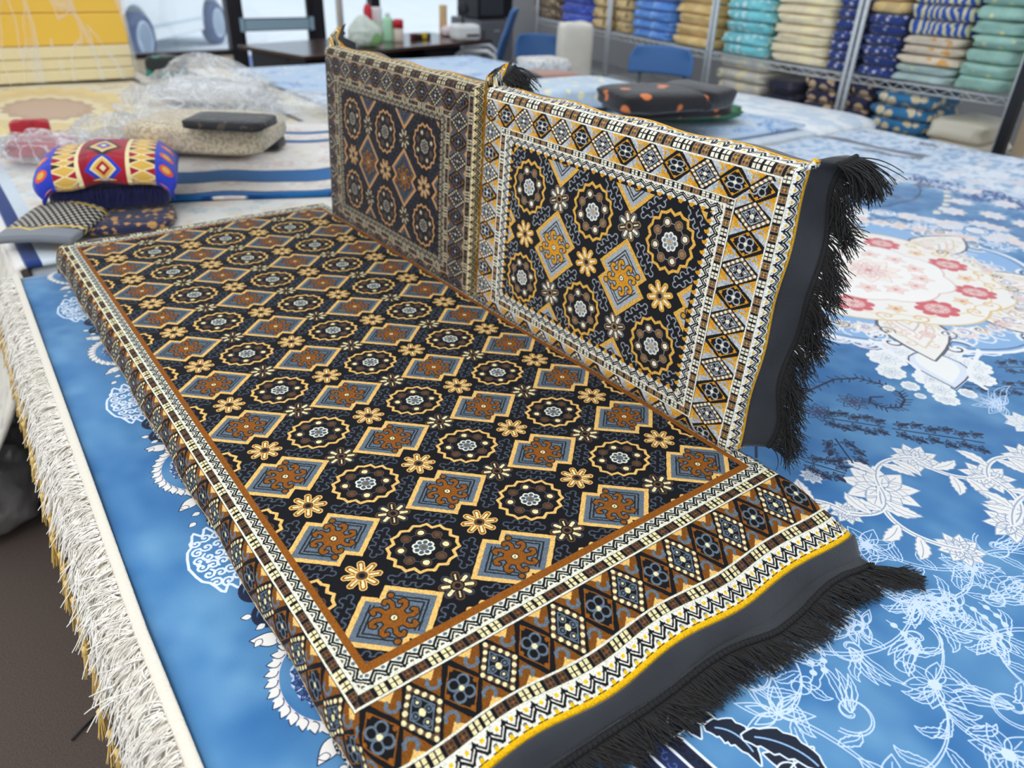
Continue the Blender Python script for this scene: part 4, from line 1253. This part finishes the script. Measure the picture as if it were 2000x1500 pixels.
# black steel post at the end of the shelves
p = atz(1976, 225, .86)
bp = MB().box(-.022, -.022, 0, .022, .022, 2.2).build('post', mat('black steel', (20, 22, 30), .5), smooth=False)
bp.location = (p.x, p.y, 0); tag(bp, 'black square steel post at the near end of the wire shelves', 'post')
p = atz(1996, 235, .84)
o = MB().box(-.05, -.03, 0, .05, .03, 1.6).build('carton', mat('tan carton', (200, 176, 146), .8), smooth=False, bevel=.004)
o.location = (p.x+.08, p.y-.02, 0); tag(o, 'tall tan carton standing behind the black steel post', 'carton')
# ------------------------------------------------------------------ carpets on the further tables
def florid(w, h, bg, cols, n, seed, border=None, med=None):
    C = Canvas(0, 0, w, h, 260, bg); r = random.Random(seed)
    for k in range(n):
        c = (r.random()*w, r.random()*h); rad = .02+.03*r.random(); cc = cols[k % len(cols)]
        for i in range(6):
            C.poly(petal(c, i*PI/3+k, rad, rad*.32, 5), cc)
        C.disc(c, rad*.25, cols[(k+1) % len(cols)])
        C.line(spiral((c[0]+rad, c[1]), rad, k, 1.1, 1, 12), .006, cols[(k+2) % len(cols)])
    if med:
        (cx, cy, ra, rb, layers) = med
        for (f, cc) in layers:
            C.poly([(cx+ra*f*(1+.06*math.sin(a*16))*math.cos(a), cy+rb*f*(1+.06*math.sin(a*16))*math.sin(a)) for a in np.linspace(0, 2*PI, 90)[:-1]], cc)
    for (kind, a, b, cc) in (border or []):
        if kind == 'x': C.rect(a, -1, b, h+1, cc)
        else: C.rect(-1, a, w+1, b, cc)
    return C.a
def flat_carpet(name, label, img, x0, y0, x1, y1, z, rz=0., wav=.004, nu=40, nv=40, fn=None, thick=.010):
    def pt(u, v):
        x = x0+(x1-x0)*u; y = y0+(y1-y0)*v
        zz = z+wav*math.sin(x*7+y*3)*math.sin(y*5-x*2)
        return fn(x, y, zz) if fn else (x, y, zz)
    o = MB().grid(pt, nu, nv).build(name, pile_mat(name+' weave', to_image(name+'_pattern', img), .2, .85), solid=thick)
    w = nu+1; add_uv(o, lambda i: ((i % w)/nu, (i//w)/nv))
    return tag(o, label, 'carpet')
tb2 = thing('display_table', 'second dark display table behind, under the gold and cream carpets', 'table', (0, 0, 0))
MB().box(-.14, 1.62, ZT-.115, 3.10, 4.62, ZT-.076).build('tabletop', M_wood, tb2, False, .004)
for x in (-.06, 3.0):
    for y in (1.72, 4.5): MB().box(x-.04, y-.04, 0, x+.04, y+.04, ZT-.115).build('leg', M_wood, tb2, False, .004)
base = MB().box(-.15, 1.53, ZT-.074, 3.12, 4.62, ZT-.016).build('carpet', mat('pale carpet pile', (210, 218, 228), .9, var=.1, vscale=20), bevel=.012)
tag(base, 'thick pale carpet at the bottom of the pile on the second table', 'carpet')
# gold medallion carpet
im = florid(1.7, 2.0, (236, 226, 200), [(222, 196, 150), (238, 232, 220), (206, 184, 160), (244, 226, 180)], 260, 3,
            [('x', 1.02, 1.06, (120, 116, 120)), ('x', 1.06, 1.13, (238, 232, 222)), ('x', 1.13, 1.17, (170, 160, 150)), ('x', 1.42, 1.45, (120, 116, 120)), ('x', 1.45, 1.53, (240, 236, 228)), ('y', 0, .06, (206, 200, 194)), ('y', .06, .12, (240, 236, 228))],
            (.42, .95, .42, .62, [(1, (240, 216, 150)), (.85, (230, 206, 150)), (.62, (238, 222, 180)), (.5, (196, 166, 140)), (.40, (206, 176, 150))]))
flat_carpet('carpet', 'cream carpet with a gold oval medallion and grey stripes in front of the foam sheets', im, -.16, 2.66, 1.30, 4.55, ZT+.004)
# cream border carpet at the left edge
im = florid(1.2, 1.4, (232, 230, 222), [(214, 222, 226), (236, 214, 204), (196, 210, 214), (226, 216, 200)], 330, 5, [('x', .0, .04, (236, 230, 226)), ('x', .04, .085, (36, 60, 122)), ('x', .085, .13, (214, 224, 232))])
def left_drop(x, y, z):
    e = -.165-x
    if e > 0: o, dz = (.03*math.sin(min(e/.03, PI/2)), e if e > .03 else .5*e); return (-.165-o-.02*max(0, y-1.5)*0, y, z-dz)
    return (x, y, z)
flat_carpet('carpet', 'pale cream floral carpet with a navy edge line along the left of the second table', im, -.19, 1.52, .75, 2.70, ZT+.001, fn=left_drop)
# blue banded carpets
im = florid(1.6, 1.3, (236, 228, 220), [(226, 206, 196), (244, 240, 234), (214, 206, 206), (232, 220, 200)], 300, 8)
C_ = Canvas(0, 0, 1.6, 1.3, 260, (0, 0, 0)); C_.a[:] = im[:C_.h, :C_.w]
for (y, hgt) in ((.00, .055), (.20, .17), (.84, .05), (1.04, .05)):
    pts = [(x, y+.012*math.sin(x*16)+.006*math.sin(x*31)) for x in np.linspace(-.1, 1.7, 60)]
    C_.poly(pts+[(x, yy+hgt) for x, yy in pts[::-1]], (30, 104, 166)); C_.line(pts, .010, (20, 60, 120)); C_.line([(x, yy+hgt) for x, yy in pts], .010, (20, 60, 120))
def turn(x, y, z):
    a = -.36; dx, dy = x-.9, y-2.1; return (.9+dx*math.cos(a)-dy*math.sin(a), 2.1+dx*math.sin(a)+dy*math.cos(a), z)
flat_carpet('carpet', 'cream carpet with wavy blue bands behind the majlis mattress', C_.a, .12, 1.62, 1.62, 2.72, ZT+.016, fn=turn, wav=.006)
im = florid(1.7, 2.6, (196, 216, 240), [(236, 240, 246), (150, 186, 226), (226, 232, 240), (120, 160, 210)], 330, 9)
flat_carpet('carpet', 'pale blue floral carpet on the second table behind the cushions', im, 1.34, 1.60, 3.11, 4.45, ZT+.006)

for k in range(3):
    o = folded_mb(.62, 1.05, .256, 3.+k, e1=.25, e2=.3, wr=.02).build('folded_carpet', mat('pale blue white carpet', (206, 218, 232), .85, sheen=.2, bump=.6, bscale=60, spot=[((236, 238, 240), 9, .5, 'noise')]))
    o.location = (3.445, 2.06, .255*k); tag(o, f'pale blue-white folded carpet, {nth(k, 3)} of three beside the wire shelves', 'carpet', 'pale folded carpets by the shelves')
# ------------------------------------------------------------------ foam sheets
M_yel = mat('yellow foam', (244, 196, 52), .85, bump=.2, bscale=90); M_crf = mat('cream foam', (240, 224, 176), .85, bump=.2, bscale=90)
f0, f1 = atz(-120, 172, ZT+.02), atz(266, 152, ZT+.02)
ang = math.atan2(f1.y-f0.y, f1.x-f0.x); W_ = (f1-f0).length+.5
z = ZT+.02
cols_ = [(M_crf, 'cream')]*3+[(M_yel, 'yellow')]*6
hts = [.057, .055, .06, .15, .15, .10, .12, .12, .12]
for i, ((m, cn), h) in enumerate(zip(cols_, hts)):
    o = MB().box(-W_, 0, 0, 0, 1.1, h-.002).build('foam_sheet', m, smooth=False, bevel=.008)
    o.location = (f1.x+rr(-.004, .004), f1.y+rr(-.006, .006), z); o.rotation_euler = (0, 0, ang)
    tag(o, f'{cn} foam sheet, {nth(i, 9)} in the wrapped foam stack', 'foam sheet', 'foam sheets in the plastic-wrapped stack'); z += h
M_film = mat('clear plastic film', (244, 246, 250), .18, alpha=.05, crease_glint=1.6, smax=.40, bump=.8, bscale=14, stretch=(1.6, 1, .5), spec=.8)
fw = MB(); H_ = z-ZT-.02
def wrap(u, v):
    x = -W_*u+.012; return (x, -.014-.006*math.sin(u*30+v*9)*math.sin(v*14), .0+H_*v)
fw.grid(wrap, 40, 20)
fw.grid(lambda u, v: (.014+.008*math.sin(v*17+u*5), -.014+1.1*u, H_*v), 16, 20, True)
fo = fw.build('plastic_wrap', M_film); fo.location = (f1.x, f1.y, ZT+.02); fo.rotation_euler = (0, 0, ang)
tag(fo, 'clear plastic film wrapped round the yellow and cream foam stack', 'plastic wrap')

# ------------------------------------------------------------------ plastic bags with covers in them
M_bag = mat('clear plastic bag', (236, 238, 242), .10, alpha=.24, crease_glint=7., bump=1.0, bscale=11, spec=.9, var=.05)
M_bag2 = mat('thin clear plastic bag', (240, 242, 246), .10, alpha=.22, crease_glint=6., bump=1.0, bscale=16, spec=.9)
def crumple(w, d, h, seed, nu=40, nv=22, spike=None, amp=.12):
    r = random.Random(seed); ks = [(r.uniform(2, 9), r.uniform(2, 9), r.uniform(2, 9), r.uniform(0, 6)) for _ in range(7)]
    m = MB(); v = []
    for j in range(nv+1):
        ph = -PI/2+PI*j/nv
        for i in range(nu):
            th = 2*PI*i/nu
            x = sp(math.cos(th), .7)*abs(math.cos(ph))**.6; y = sp(math.sin(th), .7)*abs(math.cos(ph))**.6; z = sp(math.sin(ph), .7)
            q = 1+sum(amp/(1+k*.5)*abs(math.sin(a*x+b*y+c*z+p))-.02 for k, (a, b, c, p) in enumerate(ks))
            zz = h/2*(1+z)*q
            if spike: zz += spike[2]*h*math.exp(-((x-spike[0])**2+(y-spike[1])**2)*3.)*max(0, z)
            v.append((x*w/2*q, y*d/2*q, max(0, zz)))
    f = [(j*nu+i, j*nu+(i+1) % nu, (j+1)*nu+(i+1) % nu, (j+1)*nu+i) for j in range(nv) for i in range(nu)]
    return m.add(v, f)
def size(p, n):
    d = -(RW @ (p-CAM)).z; return n*d/FPX
def drop(o, px, py, z, rz=0., back=0.):
    p = atz(px, py, z); dr = Vector((p.x-CAM.x, p.y-CAM.y, 0)).normalized(); p += dr*back
    o.location = (p.x, p.y, z); o.rotation_euler = (0, 0, rz); return p
VR = -.72           # turns a thing's front towards the viewer
m_bgold = F('beige gold brocade', (204, 188, 160), (172, 158, 134), 95, .52, 'noise'); m_white2 = F('white brocade', (226, 224, 220), (190, 184, 176), 46, .54, 'noise')
m_blk = F('black cloth', (26, 24, 26), (70, 60, 50), 40, .60, 'noise'); m_red = F('red cloth', (178, 26, 44), (150, 20, 36), 20, .3)
ZB = ZT+.022
def cover(label, m, px, py, w, d, h, z=ZB, rz=VR, seed=1, back=0., cat='folded cover', group=None, **k):
    o = folded_mb(w, d, h, seed, **k).build('folded_cover', m); drop(o, px, py, z, rz, back); return tag(o, label, cat, group)
def bag(label, m, px, py, w, d, h, z=ZB, rz=VR, seed=1, back=0., **k):
    o = crumple(w, d, h, seed, **k).build('plastic_bag', m); drop(o, px, py, z, rz, back); return tag(o, label, 'plastic bag')
# large bag in the middle
cover('beige gold folded cover inside the large clear bag, lowest of three', m_bgold, 405, 287, .47, .34, .11, seed=3)
cover('beige folded cover inside the large clear bag, middle of three', m_bgold, 410, 285, .43, .30, .09, z=ZB+.105, seed=4)
cover('black and beige folded cover on top inside the large clear bag', m_blk, 455, 262, .24, .16, .030, z=ZB+.195, seed=5, back=.10)
bag('large clear plastic bag of beige covers behind the blue geometric cover', M_bag, 405, 289, .48, .36, .20, seed=11)
cover('black folded cover with fringe poking out of the large clear bag', m_blk, 525, 290, .11, .09, .05, seed=6)
cover('white brocade folded cover in the tall clear bag near the window', m_white2, 425, 222, .46, .30, .09, back=.36, seed=7)
bag('tall clear plastic bag peaked in front of the low cream window wall', M_bag2, 420, 222, .52, .36, .105, back=.36, seed=12, spike=(-.1, .1, .9))
cover('dark green and black folded cover in front of the low cream window wall', F('green black cloth', (30, 40, 40), (40, 130, 120), 12, .3), 335, 175, .19, .15, .12, seed=8, back=.35)
cover('beige folded cover inside the small clear bag next to the large bag', m_bgold, 250, 303, .24, .20, .085, seed=9)
bag('small clear plastic bag on the pale floral carpet beside the large bag', M_bag, 250, 304, .27, .22, .12, seed=13)
cover('red folded cover in clear plastic at the left', m_red, 90, 300, .22, .16, .05, seed=10, rz=-.35)
cover('red folded cover end sticking out of its bag', m_red, 65, 272, .13, .05, .07, seed=12, rz=-.25)
bag('clear plastic bag round the red cover', M_bag, 110, 312, .27, .18, .08, seed=14, rz=-.35)
bag('loose clear plastic bag lying on the pale blue carpet by the cushion', M_bag2, 590, 215, .40, .30, .06, seed=15)
# blue, red and gold geometric cover
NVY = (36, 38, 96); BLUE = (48, 66, 190); GLD = (224, 178, 84); CRM = (240, 222, 170); RED = (170, 28, 46); BRN = (70, 36, 22)
G = Canvas(0, 0, 1.0, .8, 460, GLD)
G.rect(.0, 0, .12, .8, BLUE); G.rect(.88, 0, 1, .8, BLUE)
for k in range(12):
    y = k*.07
    for (x, s) in ((.12, 1), (.30, -1), (.70, 1), (.88, -1)):
        G.poly([(x, y), (x, y+.07), (x+s*.10, y+.035)], CRM); G.poly([(x, y+.012), (x, y+.058), (x+s*.07, y+.035)], BRN if k % 2 else RED)
G.rect(.30, 0, .335, .8, CRM); G.rect(.665, 0, .70, .8, CRM); G.rect(.335, 0, .665, .8, RED); G.rect(.345, 0, .40, .8, (150, 22, 40)); 
for k in range(4):
    c = (.5, .10+.22*k)
    for f, cc in ((.12, BLUE if k % 2 else BRN), (.085, CRM), (.07, GLD), (.045, BLUE if k % 2 == 0 else RED), (.022, CRM)):
        G.poly([(c[0]-f*1.1, c[1]), (c[0], c[1]-f), (c[0]+f*1.1, c[1]), (c[0], c[1]+f)], cc)
for k in range(6):
    for x in (.06, .94): G.disc((x, .07+.14*k), .035, (226, 90, 60)); G.disc((x, .07+.14*k), .02, GLD)
p = atz(232, 428, ZT+.004)
gc = thing('folded_cover', 'folded blue, red and gold geometric cover on the pile by the mattress corner', 'folded cover', (p.x+.025, p.y+.09, ZT+.030), -.30)
o = folded_mb(.30, .23, .070, 3.3).build('lining', mat('navy velvet', (34, 38, 84), .8, sheen=.4, bump=.8, bscale=90), gc)
def gp(u, v):
    x = -.16+.32*u; t = v*1.25
    if t < .55: y = .11-.20*t/.55; z = .122-.010*math.cos(u*6)+.010*math.sin(t*5)
    else:
        a = min(1, (t-.55)/.30)*PI/2*1.1; y = -.09-.030*math.sin(a); z = .122-.010*math.cos(u*6)-.028*(1-math.cos(a))-max(0, t-.95)*.03
    e = max(0, abs(u-.5)-.40)/.10
    return (x, y, z-.030*e*e+.003*math.sin(u*17))
o = MB().grid(gp, 40, 40).build('patterned_top', pile_mat('geometric cover cloth', to_image('geometric_pattern', G.a), .3, .8), gc, solid=.02)
add_uv(o, lambda i: ((i % 41)/40, 1-(i//41)/40))
fr = MB(); strands(fr, [(rr(-.145, .145), -.118, .060+rr(-.004, .01)) for _ in range(240)], [(rr(-.3, .3), -.25, -1) for _ in range(240)], .040, .0010, 4, .2, .15)
tag(fr.build('fringe', mat('navy yarn', (36, 40, 92), .8), gc), kind='stuff')
cover('folded navy and gold cover under the geometric cover', F('navy gold fine', (32, 34, 70), (196, 146, 80), 45, .55, 'noise'), 228, 440, .30, .20, .032, z=ZT+.002, rz=-.30, seed=2)
# black dotted and grey cover
Gd = Canvas(0, 0, .5, .5, 500, (20, 20, 22)); r = random.Random(4)
for i in range(12):
    for j in range(14): Gd.disc((.02+i*.042+.021*(j % 2), .15+.026*j), .0125, (230, 220, 200), .008)
Gd.rect(-1, -1, 1, .13, (132, 136, 142)); Gd.line([(0, .15), (.12, .13), (.20, .09), (.26, .13), (.5, .17)], .018, (228, 190, 80)); Gd.line([(0, .48), (.5, .46)], .02, (230, 190, 70))
p = atz(95, 470, ZT+.004)
dc = thing('folded_cover', 'black cover with pale dots and a grey velvet end at the mattress corner', 'folded cover', (p.x+.02, p.y+.02, ZT+.002), -.55)
def dp(u, v):
    y = .11-.22*v; x = -.09+.18*u; z = .020+.030*math.sin(PI*u)**.6*(.6+.4*math.cos(v*3))
    return (x, y, z)
o = MB().grid(dp, 24, 24).build('dotted_top', pile_mat('dotted cover cloth', to_image('dotted_pattern', Gd.a), .3, .8), dc, solid=.018)
add_uv(o, lambda i: ((i % 25)/24, 1-(i//25)/24))
# ------------------------------------------------------------------ on the floor, below the fringe
p = atz(28, 905, .16)
o = crumple(.30, .42, .30, 21, amp=.10).build('wrapped_roll', mat('grey plastic wrap', (122, 118, 116), .25, bump=.8, bscale=12, var=.25, vscale=9, spec=.8)); o.location = (p.x-.10, p.y+.05, 0)
tag(o, 'bundle in shiny grey plastic on the floor below the white fringe', 'bundle')
p = atz(20, 760, .30)
o = folded_mb(.34, .34, .30, 5.).build('folded_cover', F('black cloth with gold flowers', (20, 20, 26), (196, 166, 110), 9, .34)); o.location = (p.x-.14, p.y+.12, .02)
tag(o, 'black cover with gold flowers heaped behind the grey plastic bundle', 'folded cover')
def hang(u, v):
    y = 1.40+1.5*v; t = u
    x = -.172-.030*math.sin(min(1, t*4)*PI/2)-.19*t*t-.02*math.sin(y*17+t*3)*t
    return (x, y, ZT-.012-.50*t+.012*math.sin(y*11)*t)
o = MB().grid(hang, 20, 50).build('draped_cover', mat('cream embroidered cloth', (222, 214, 200), .85, bump=1., bscale=50, var=.10, vscale=20, spot=[((196, 190, 184), 24, .60, 'noise')]), solid=.012)
tag(o, 'cream embroidered cover hanging over the left side of the second table', 'cover')

# ------------------------------------------------------------------ behind the cushions, on the second table
cover('pale blue-grey brocade cover in clear wrap behind the front cushion', F('pale blue brocade', (196, 212, 226), (240, 234, 196), 14, .26), 1120, 203, .62, .40, .11, seed=4, rz=-.15)
M_green = mat('green plastic bag', (36, 110, 66), .3, bump=.6, bscale=20)
o = crumple(.52, .40, .06, 31, amp=.08).build('plastic_bag', M_green); drop(o, 1335, 225, ZB, -.35); tag(o, 'green plastic bag under the black orange-patterned cover', 'plastic bag')
m_bo = F('black cloth with orange flowers', (28, 24, 26), (226, 124, 60), 12, .26)
cover('black folded cover with orange flowers on the green bag, lower layer', m_bo, 1300, 222, .52, .34, .085, z=ZB+.06, seed=5, rz=-.25)
cover('black folded cover with orange flowers, upper layer of the pair on the green bag', m_bo, 1272, 212, .38, .30, .080, z=ZB+.145, seed=6, rz=-.25)
cover('plain black folded cover lying across the orange-flowered pair', mat('black ribbed cloth', (34, 32, 36), .8, sheen=.4, bump=1., bscale=40, stretch=(1, 8, 1)), 1352, 208, .22, .28, .085, z=ZB+.145, seed=7, rz=.15)
cover('dusty brown folded cover behind the pale blue-grey brocade cover', mat('dusty rose cloth', (176, 132, 118), .8, sheen=.3, bump=.6, bscale=50), 1068, 172, .34, .25, .07, seed=8, rz=-.2, back=.15)
cover('black fringed folded cover behind the gap between the cushions', m_blk, 1018, 180, .20, .2, .10, seed=9, rz=-.2)
cover('white folded cover behind the dusty brown cover', m_white2, 1060, 158, .30, .25, .08, seed=10, rz=-.2, back=.45)
# upright white roll
p = aty(1118, 150, 4.35)
o = folded_mb(.27, .20, 1.13, 4., nv=26, e1=.28, e2=.18, wr=.015).build('wrapped_roll', mat('white quilted wrap', (240, 234, 220), .6, bump=.8, bscale=20, var=.05)); o.location = (p.x+.0, p.y, 0); o.rotation_euler = (0, 0, -.5)
o.scale = (1, 1, .01+1.0*aty(1118, 47, 4.35).z/1.13)
tag(o, 'upright white wrapped roll standing before the wire shelves', 'roll')

# ------------------------------------------------------------------ desk with its clutter
d0, d1 = atz(700, 101, .75), atz(962, 78, .75)
ang = math.atan2(d1.y-d0.y, d1.x-d0.x); DL = (d1-d0).length
dk = thing('desk', 'dark wooden desk in front of the shop window', 'desk', (d0.x, d0.y, 0), ang)
M_dk = mat('dark walnut', (60, 38, 30), .18, var=.2, vscale=5, spec=.6); M_dkb = mat('dark desk body', (24, 22, 30), .5)
MB().box(-.5, 0, .722, DL, .85, .752).build('desktop', M_dk, dk, False, .006)
MB().box(-.42, .30, .05, DL-.1, .33, .72).build('modesty_panel', M_dkb, dk, False)
for x in (-.42, DL-.75):
    s = MB().box(x, .10, .0, x+.34, .80, .72).build('pedestal', M_dkb, dk, False, .004)
    for k in range(3): MB().box(x+.02, .085, .08+.21*k, x+.32, .10, .27+.21*k).build('drawer', M_dkb, s, False, .003)
def lat(name, label, cat, prof, px, py, m, z=.752, caps=None, lab=None):
    r = thing(name, label, cat, tuple(atz(px, py, z)))
    MB().lathe(prof, 18).build('body', m, r)
    if caps: MB().lathe(caps[0], 16).build('cap', caps[1], r)
    return r
M_redp = mat('red plastic', (206, 30, 50), .4); M_mint = mat('mint green plastic', (176, 226, 186), .4); M_wp = mat('white paper', (240, 240, 240), .8)
lat('bottle', 'mint green bottle on the desk', 'bottle', [(.044, 0), (.046, .01), (.046, .16), (.03, .185), (.018, .19)], 759, 80, M_mint, caps=([(.018, .19), (.02, .19), (.02, .215), (.016, .218)], M_wp))
lat('jar', 'small jar with a red lid beside the mint green bottle', 'jar', [(.040, 0), (.042, .01), (.042, .10), (.036, .105)], 779, 81, mat('beige jar', (226, 206, 190), .4), caps=([(.036, .105), (.044, .105), (.044, .16), (.034, .172)], M_redp))
lat('flask', 'tall red flask standing at the back of the desk', 'flask', [(.036, 0), (.038, .02), (.038, .22), (.02, .26)], 721, 72, M_redp)
lat('paper_roll', 'upright white paper roll between the red flask and the mint green bottle', 'paper roll', [(.045, 0), (.047, .005), (.047, .225), (.045, .23)], 738, 70, M_wp)
lat('cardboard_tube', 'tan cardboard tube standing on the desk', 'tube', [(.034, 0), (.036, .004), (.036, .245), (.034, .25)], 866, 68, mat('kraft board', (222, 184, 132), .8))
lat('tape_roll', 'small red tape roll in front of the white paper roll', 'tape', [(.03, 0), (.034, .004), (.034, .04), (.03, .045)], 742, 74, M_redp)
o = crumple(.24, .18, .14, 41, spike=(-.2, 0, .5)).build('plastic_bag', mat('white and green bag', (226, 234, 222), .4, alpha=.85, spot=[((150, 206, 130), 6, .55, 'noise')])); drop(o, 716, 91, .752, 0); tag(o, 'white and green carrier bag on the left of the desk', 'plastic bag')
o = crumple(.13, .1, .07, 42).build('tissue_pack', mat('pink and white wrap', (244, 224, 226), .5, spot=[((230, 120, 140), 12, .6, 'noise')])); drop(o, 877, 70, .752, 0); tag(o, 'pink and white tissue pack by the cardboard tube', 'tissue')
tl = thing('staple_gun', 'black and yellow staple gun lying on the desk', 'tool', tuple(atz(822, 77, .752)), .25)
MB().box(-.11, -.02, 0, .11, .02, .045).build('body', mat('black tool plastic', (34, 26, 26), .5), tl, False, .008)
MB().box(.0, -.022, .005, .06, .022, .050).build('band', mat('yellow tool label', (226, 190, 40), .5), tl, False, .004)
MB().box(-.12, -.018, .0, -.05, .018, .052).build('handle', mat('dark red tool grip', (110, 30, 34), .5), tl, False, .006)
pr = thing('label_printer', 'white desktop printer with a black swivel display on the desk', 'printer', tuple(atz(908, 78, .752)), -.2)
M_pw = mat('white printer shell', (236, 236, 232), .4)
MB().box(-.12, -.09, 0, .12, .09, .13).build('housing', M_pw, pr, False, .03)
MB().box(-.02, -.093, .035, .10, -.088, .055).build('paper_slot', mat('black slot', (30, 32, 36), .5), pr, False)
MB().tube([(-.01, .02, .12), (-.01, .03, .22)], .012, 8).build('stalk', mat('black slot', (0, 0, 0)), pr)
MB().lathe([(.02, -.012), (.052, -.010), (.055, 0), (.052, .010), (.02, .012)], 20).build('display', mat('black slot', (0, 0, 0)), pr).matrix_local = Matrix.Translation((-.01, .02, .25)) @ Matrix.Rotation(PI/2-.2, 4, 'X')
# window pole
p = aty(668, 85, 7.2); o = MB().tube([(0, 0, 0), (0, 0, 2.8)], .035, 14).build('pole', mat('off white pole', (226, 222, 212), .6)); o.location = (p.x, p.y, 0)
tag(o, 'off-white round pole in front of the shop window', 'pole')
# fridge and microwave
zf = .80
p0, p1 = atz(938, 39, zf), atz(1003, 37, zf)
ang = math.atan2(p1.y-p0.y, p1.x-p0.x); FW = (p1-p0).length
fg = thing('mini_fridge', 'grey mini fridge between desk and shelves', 'fridge', (p0.x, p0.y, 0), ang)
M_fg = mat('grey fridge', (112, 114, 122), .4)
MB().box(0, .04, .02, FW, .55, zf).build('cabinet', M_fg, fg, False, .01); dr_ = MB().box(0, 0, .03, FW, .038, zf-.02).build('door', M_fg, fg, False, .008)
MB().box(.03, -.02, .45, .05, 0, .70).build('handle', mat('dark grey handle', (70, 72, 80), .4), dr_, False, .004)
MB().box(FW*.42, -.003, zf-.12, FW*.58, 0, zf-.105).build('badge', M_chr, dr_, False)
mw_ = thing('microwave', 'black microwave on top of the grey mini fridge', 'microwave', (p0.x, p0.y+.02, zf), ang)
MB().box(-.02, 0, .012, FW, .38, .29).build('housing', mat('black microwave', (26, 28, 36), .3), mw_, False, .008)
MB().box(.02, -.012, .04, FW*.70, 0, .27).build('door', mat('dark door glass', (62, 66, 74), .15), mw_, False, .004)
MB().box(FW*.74, -.010, .04, FW*.95, 0, .27).build('control_panel', mat('black panel', (20, 20, 24), .4), mw_, False, .004)
# chairs with blue backs
M_cb = mat('blue chair shell', (66, 112, 170), .5); M_cs = mat('grey chair seat', (120, 126, 136), .7); M_cf = mat('white chair frame', (236, 236, 236), .4); M_leg = mat('grey steel tube', (90, 94, 100), .4, metal=.6)
def chair(label, p, rz, back_w=.42, back_h=.34, zb=.55, m_arm=None, recl=.18, legs=True):
    r = thing('chair', label, 'chair', (p.x, p.y, 0), rz)
    def bk(u, v):
        a = (u-.5)*2; w = back_w/2*(1-.18*max(0, v-.6)/.4*abs(a))
        return (a*w, .20-.06*a*a+recl*v*back_h*1.6*.5, zb+back_h*v*(1-.06*a*a*(v > .5)))
    MB().grid(bk, 14, 10).build('backrest', M_cb, r, solid=.022, subdiv=1)
    def seat(u, v):
        a = (u-.5)*2; b_ = (v-.5)*2; k = 1-.08*abs(a*b_)
        return (a*.22*k, b_*.21*k, .45-.012*(1-a*a)*(1-b_*b_))
    MB().grid(seat, 10, 10).build('seat', M_cs, r, solid=.03, subdiv=1)
    for sx in (-1, 1):
        for sy in (-1, 1): MB().tube([(sx*.18, sy*.16, .43), (sx*.22, sy*.21, .0)], .012, 8).build('leg', M_leg, r)
        MB().tube([(sx*.16, .19, .44), (sx*.15, .215, zb+.10)], .012, 8).build('back_support', M_leg, r)
        if m_arm: MB().tube([(sx*.24, .16, .46), (sx*.26, .17, .62), (sx*.26, .10, .665), (sx*.26, -.13, .665), (sx*.26, -.18, .63), (sx*.25, -.17, .55), (sx*.24, -.10, .53), (sx*.24, .1, .52)], .018, 8).build('armrest', m_arm, r)
    return r
p = atz(932, 142, .45); chair('blue and white armchair with a tall tilted back beside the desk', p, -2.21, .44, .50, .52, M_cf, .40)
p = aty(1052, 110, 4.75); chair('chair with a small blue back left of the white wrapped roll', p, -.55, .36, .19, aty(1052, 118, 4.75).z, None, .1)
p = atx(1272, 140, 3.45); chair('chair with a wide blue back under the sand yellow stack', p, -1.15, .42, .17, atx(1272, 152, 3.45).z, None, .1)
# ------------------------------------------------------------------ light
w = bpy.data.worlds.new('sky'); SC.world = w; w.use_nodes = True
bg = w.node_tree.nodes['Background']; bg.inputs['Color'].default_value = (.86, .93, 1.0, 1); bg.inputs['Strength'].default_value = 1.12
def lamp(name, loc, size, power, col=(1, .97, .92), rot_=(0, 0, 0), sy=None):
    l = bpy.data.lights.new(name, 'AREA'); l.shape = 'RECTANGLE'; l.size = size; l.size_y = sy or size; l.energy = power; l.color = col
    o = bpy.data.objects.new(name, l); COL.objects.link(o); o.location = loc; o.rotation_euler = rot_; return o
lamp('added_key_lamp', (-.9, -.1, 2.75), .6, 24, sy=1.2)  # unseen key panel added to put more light on the front cushion
SC.view_settings.exposure = 0.
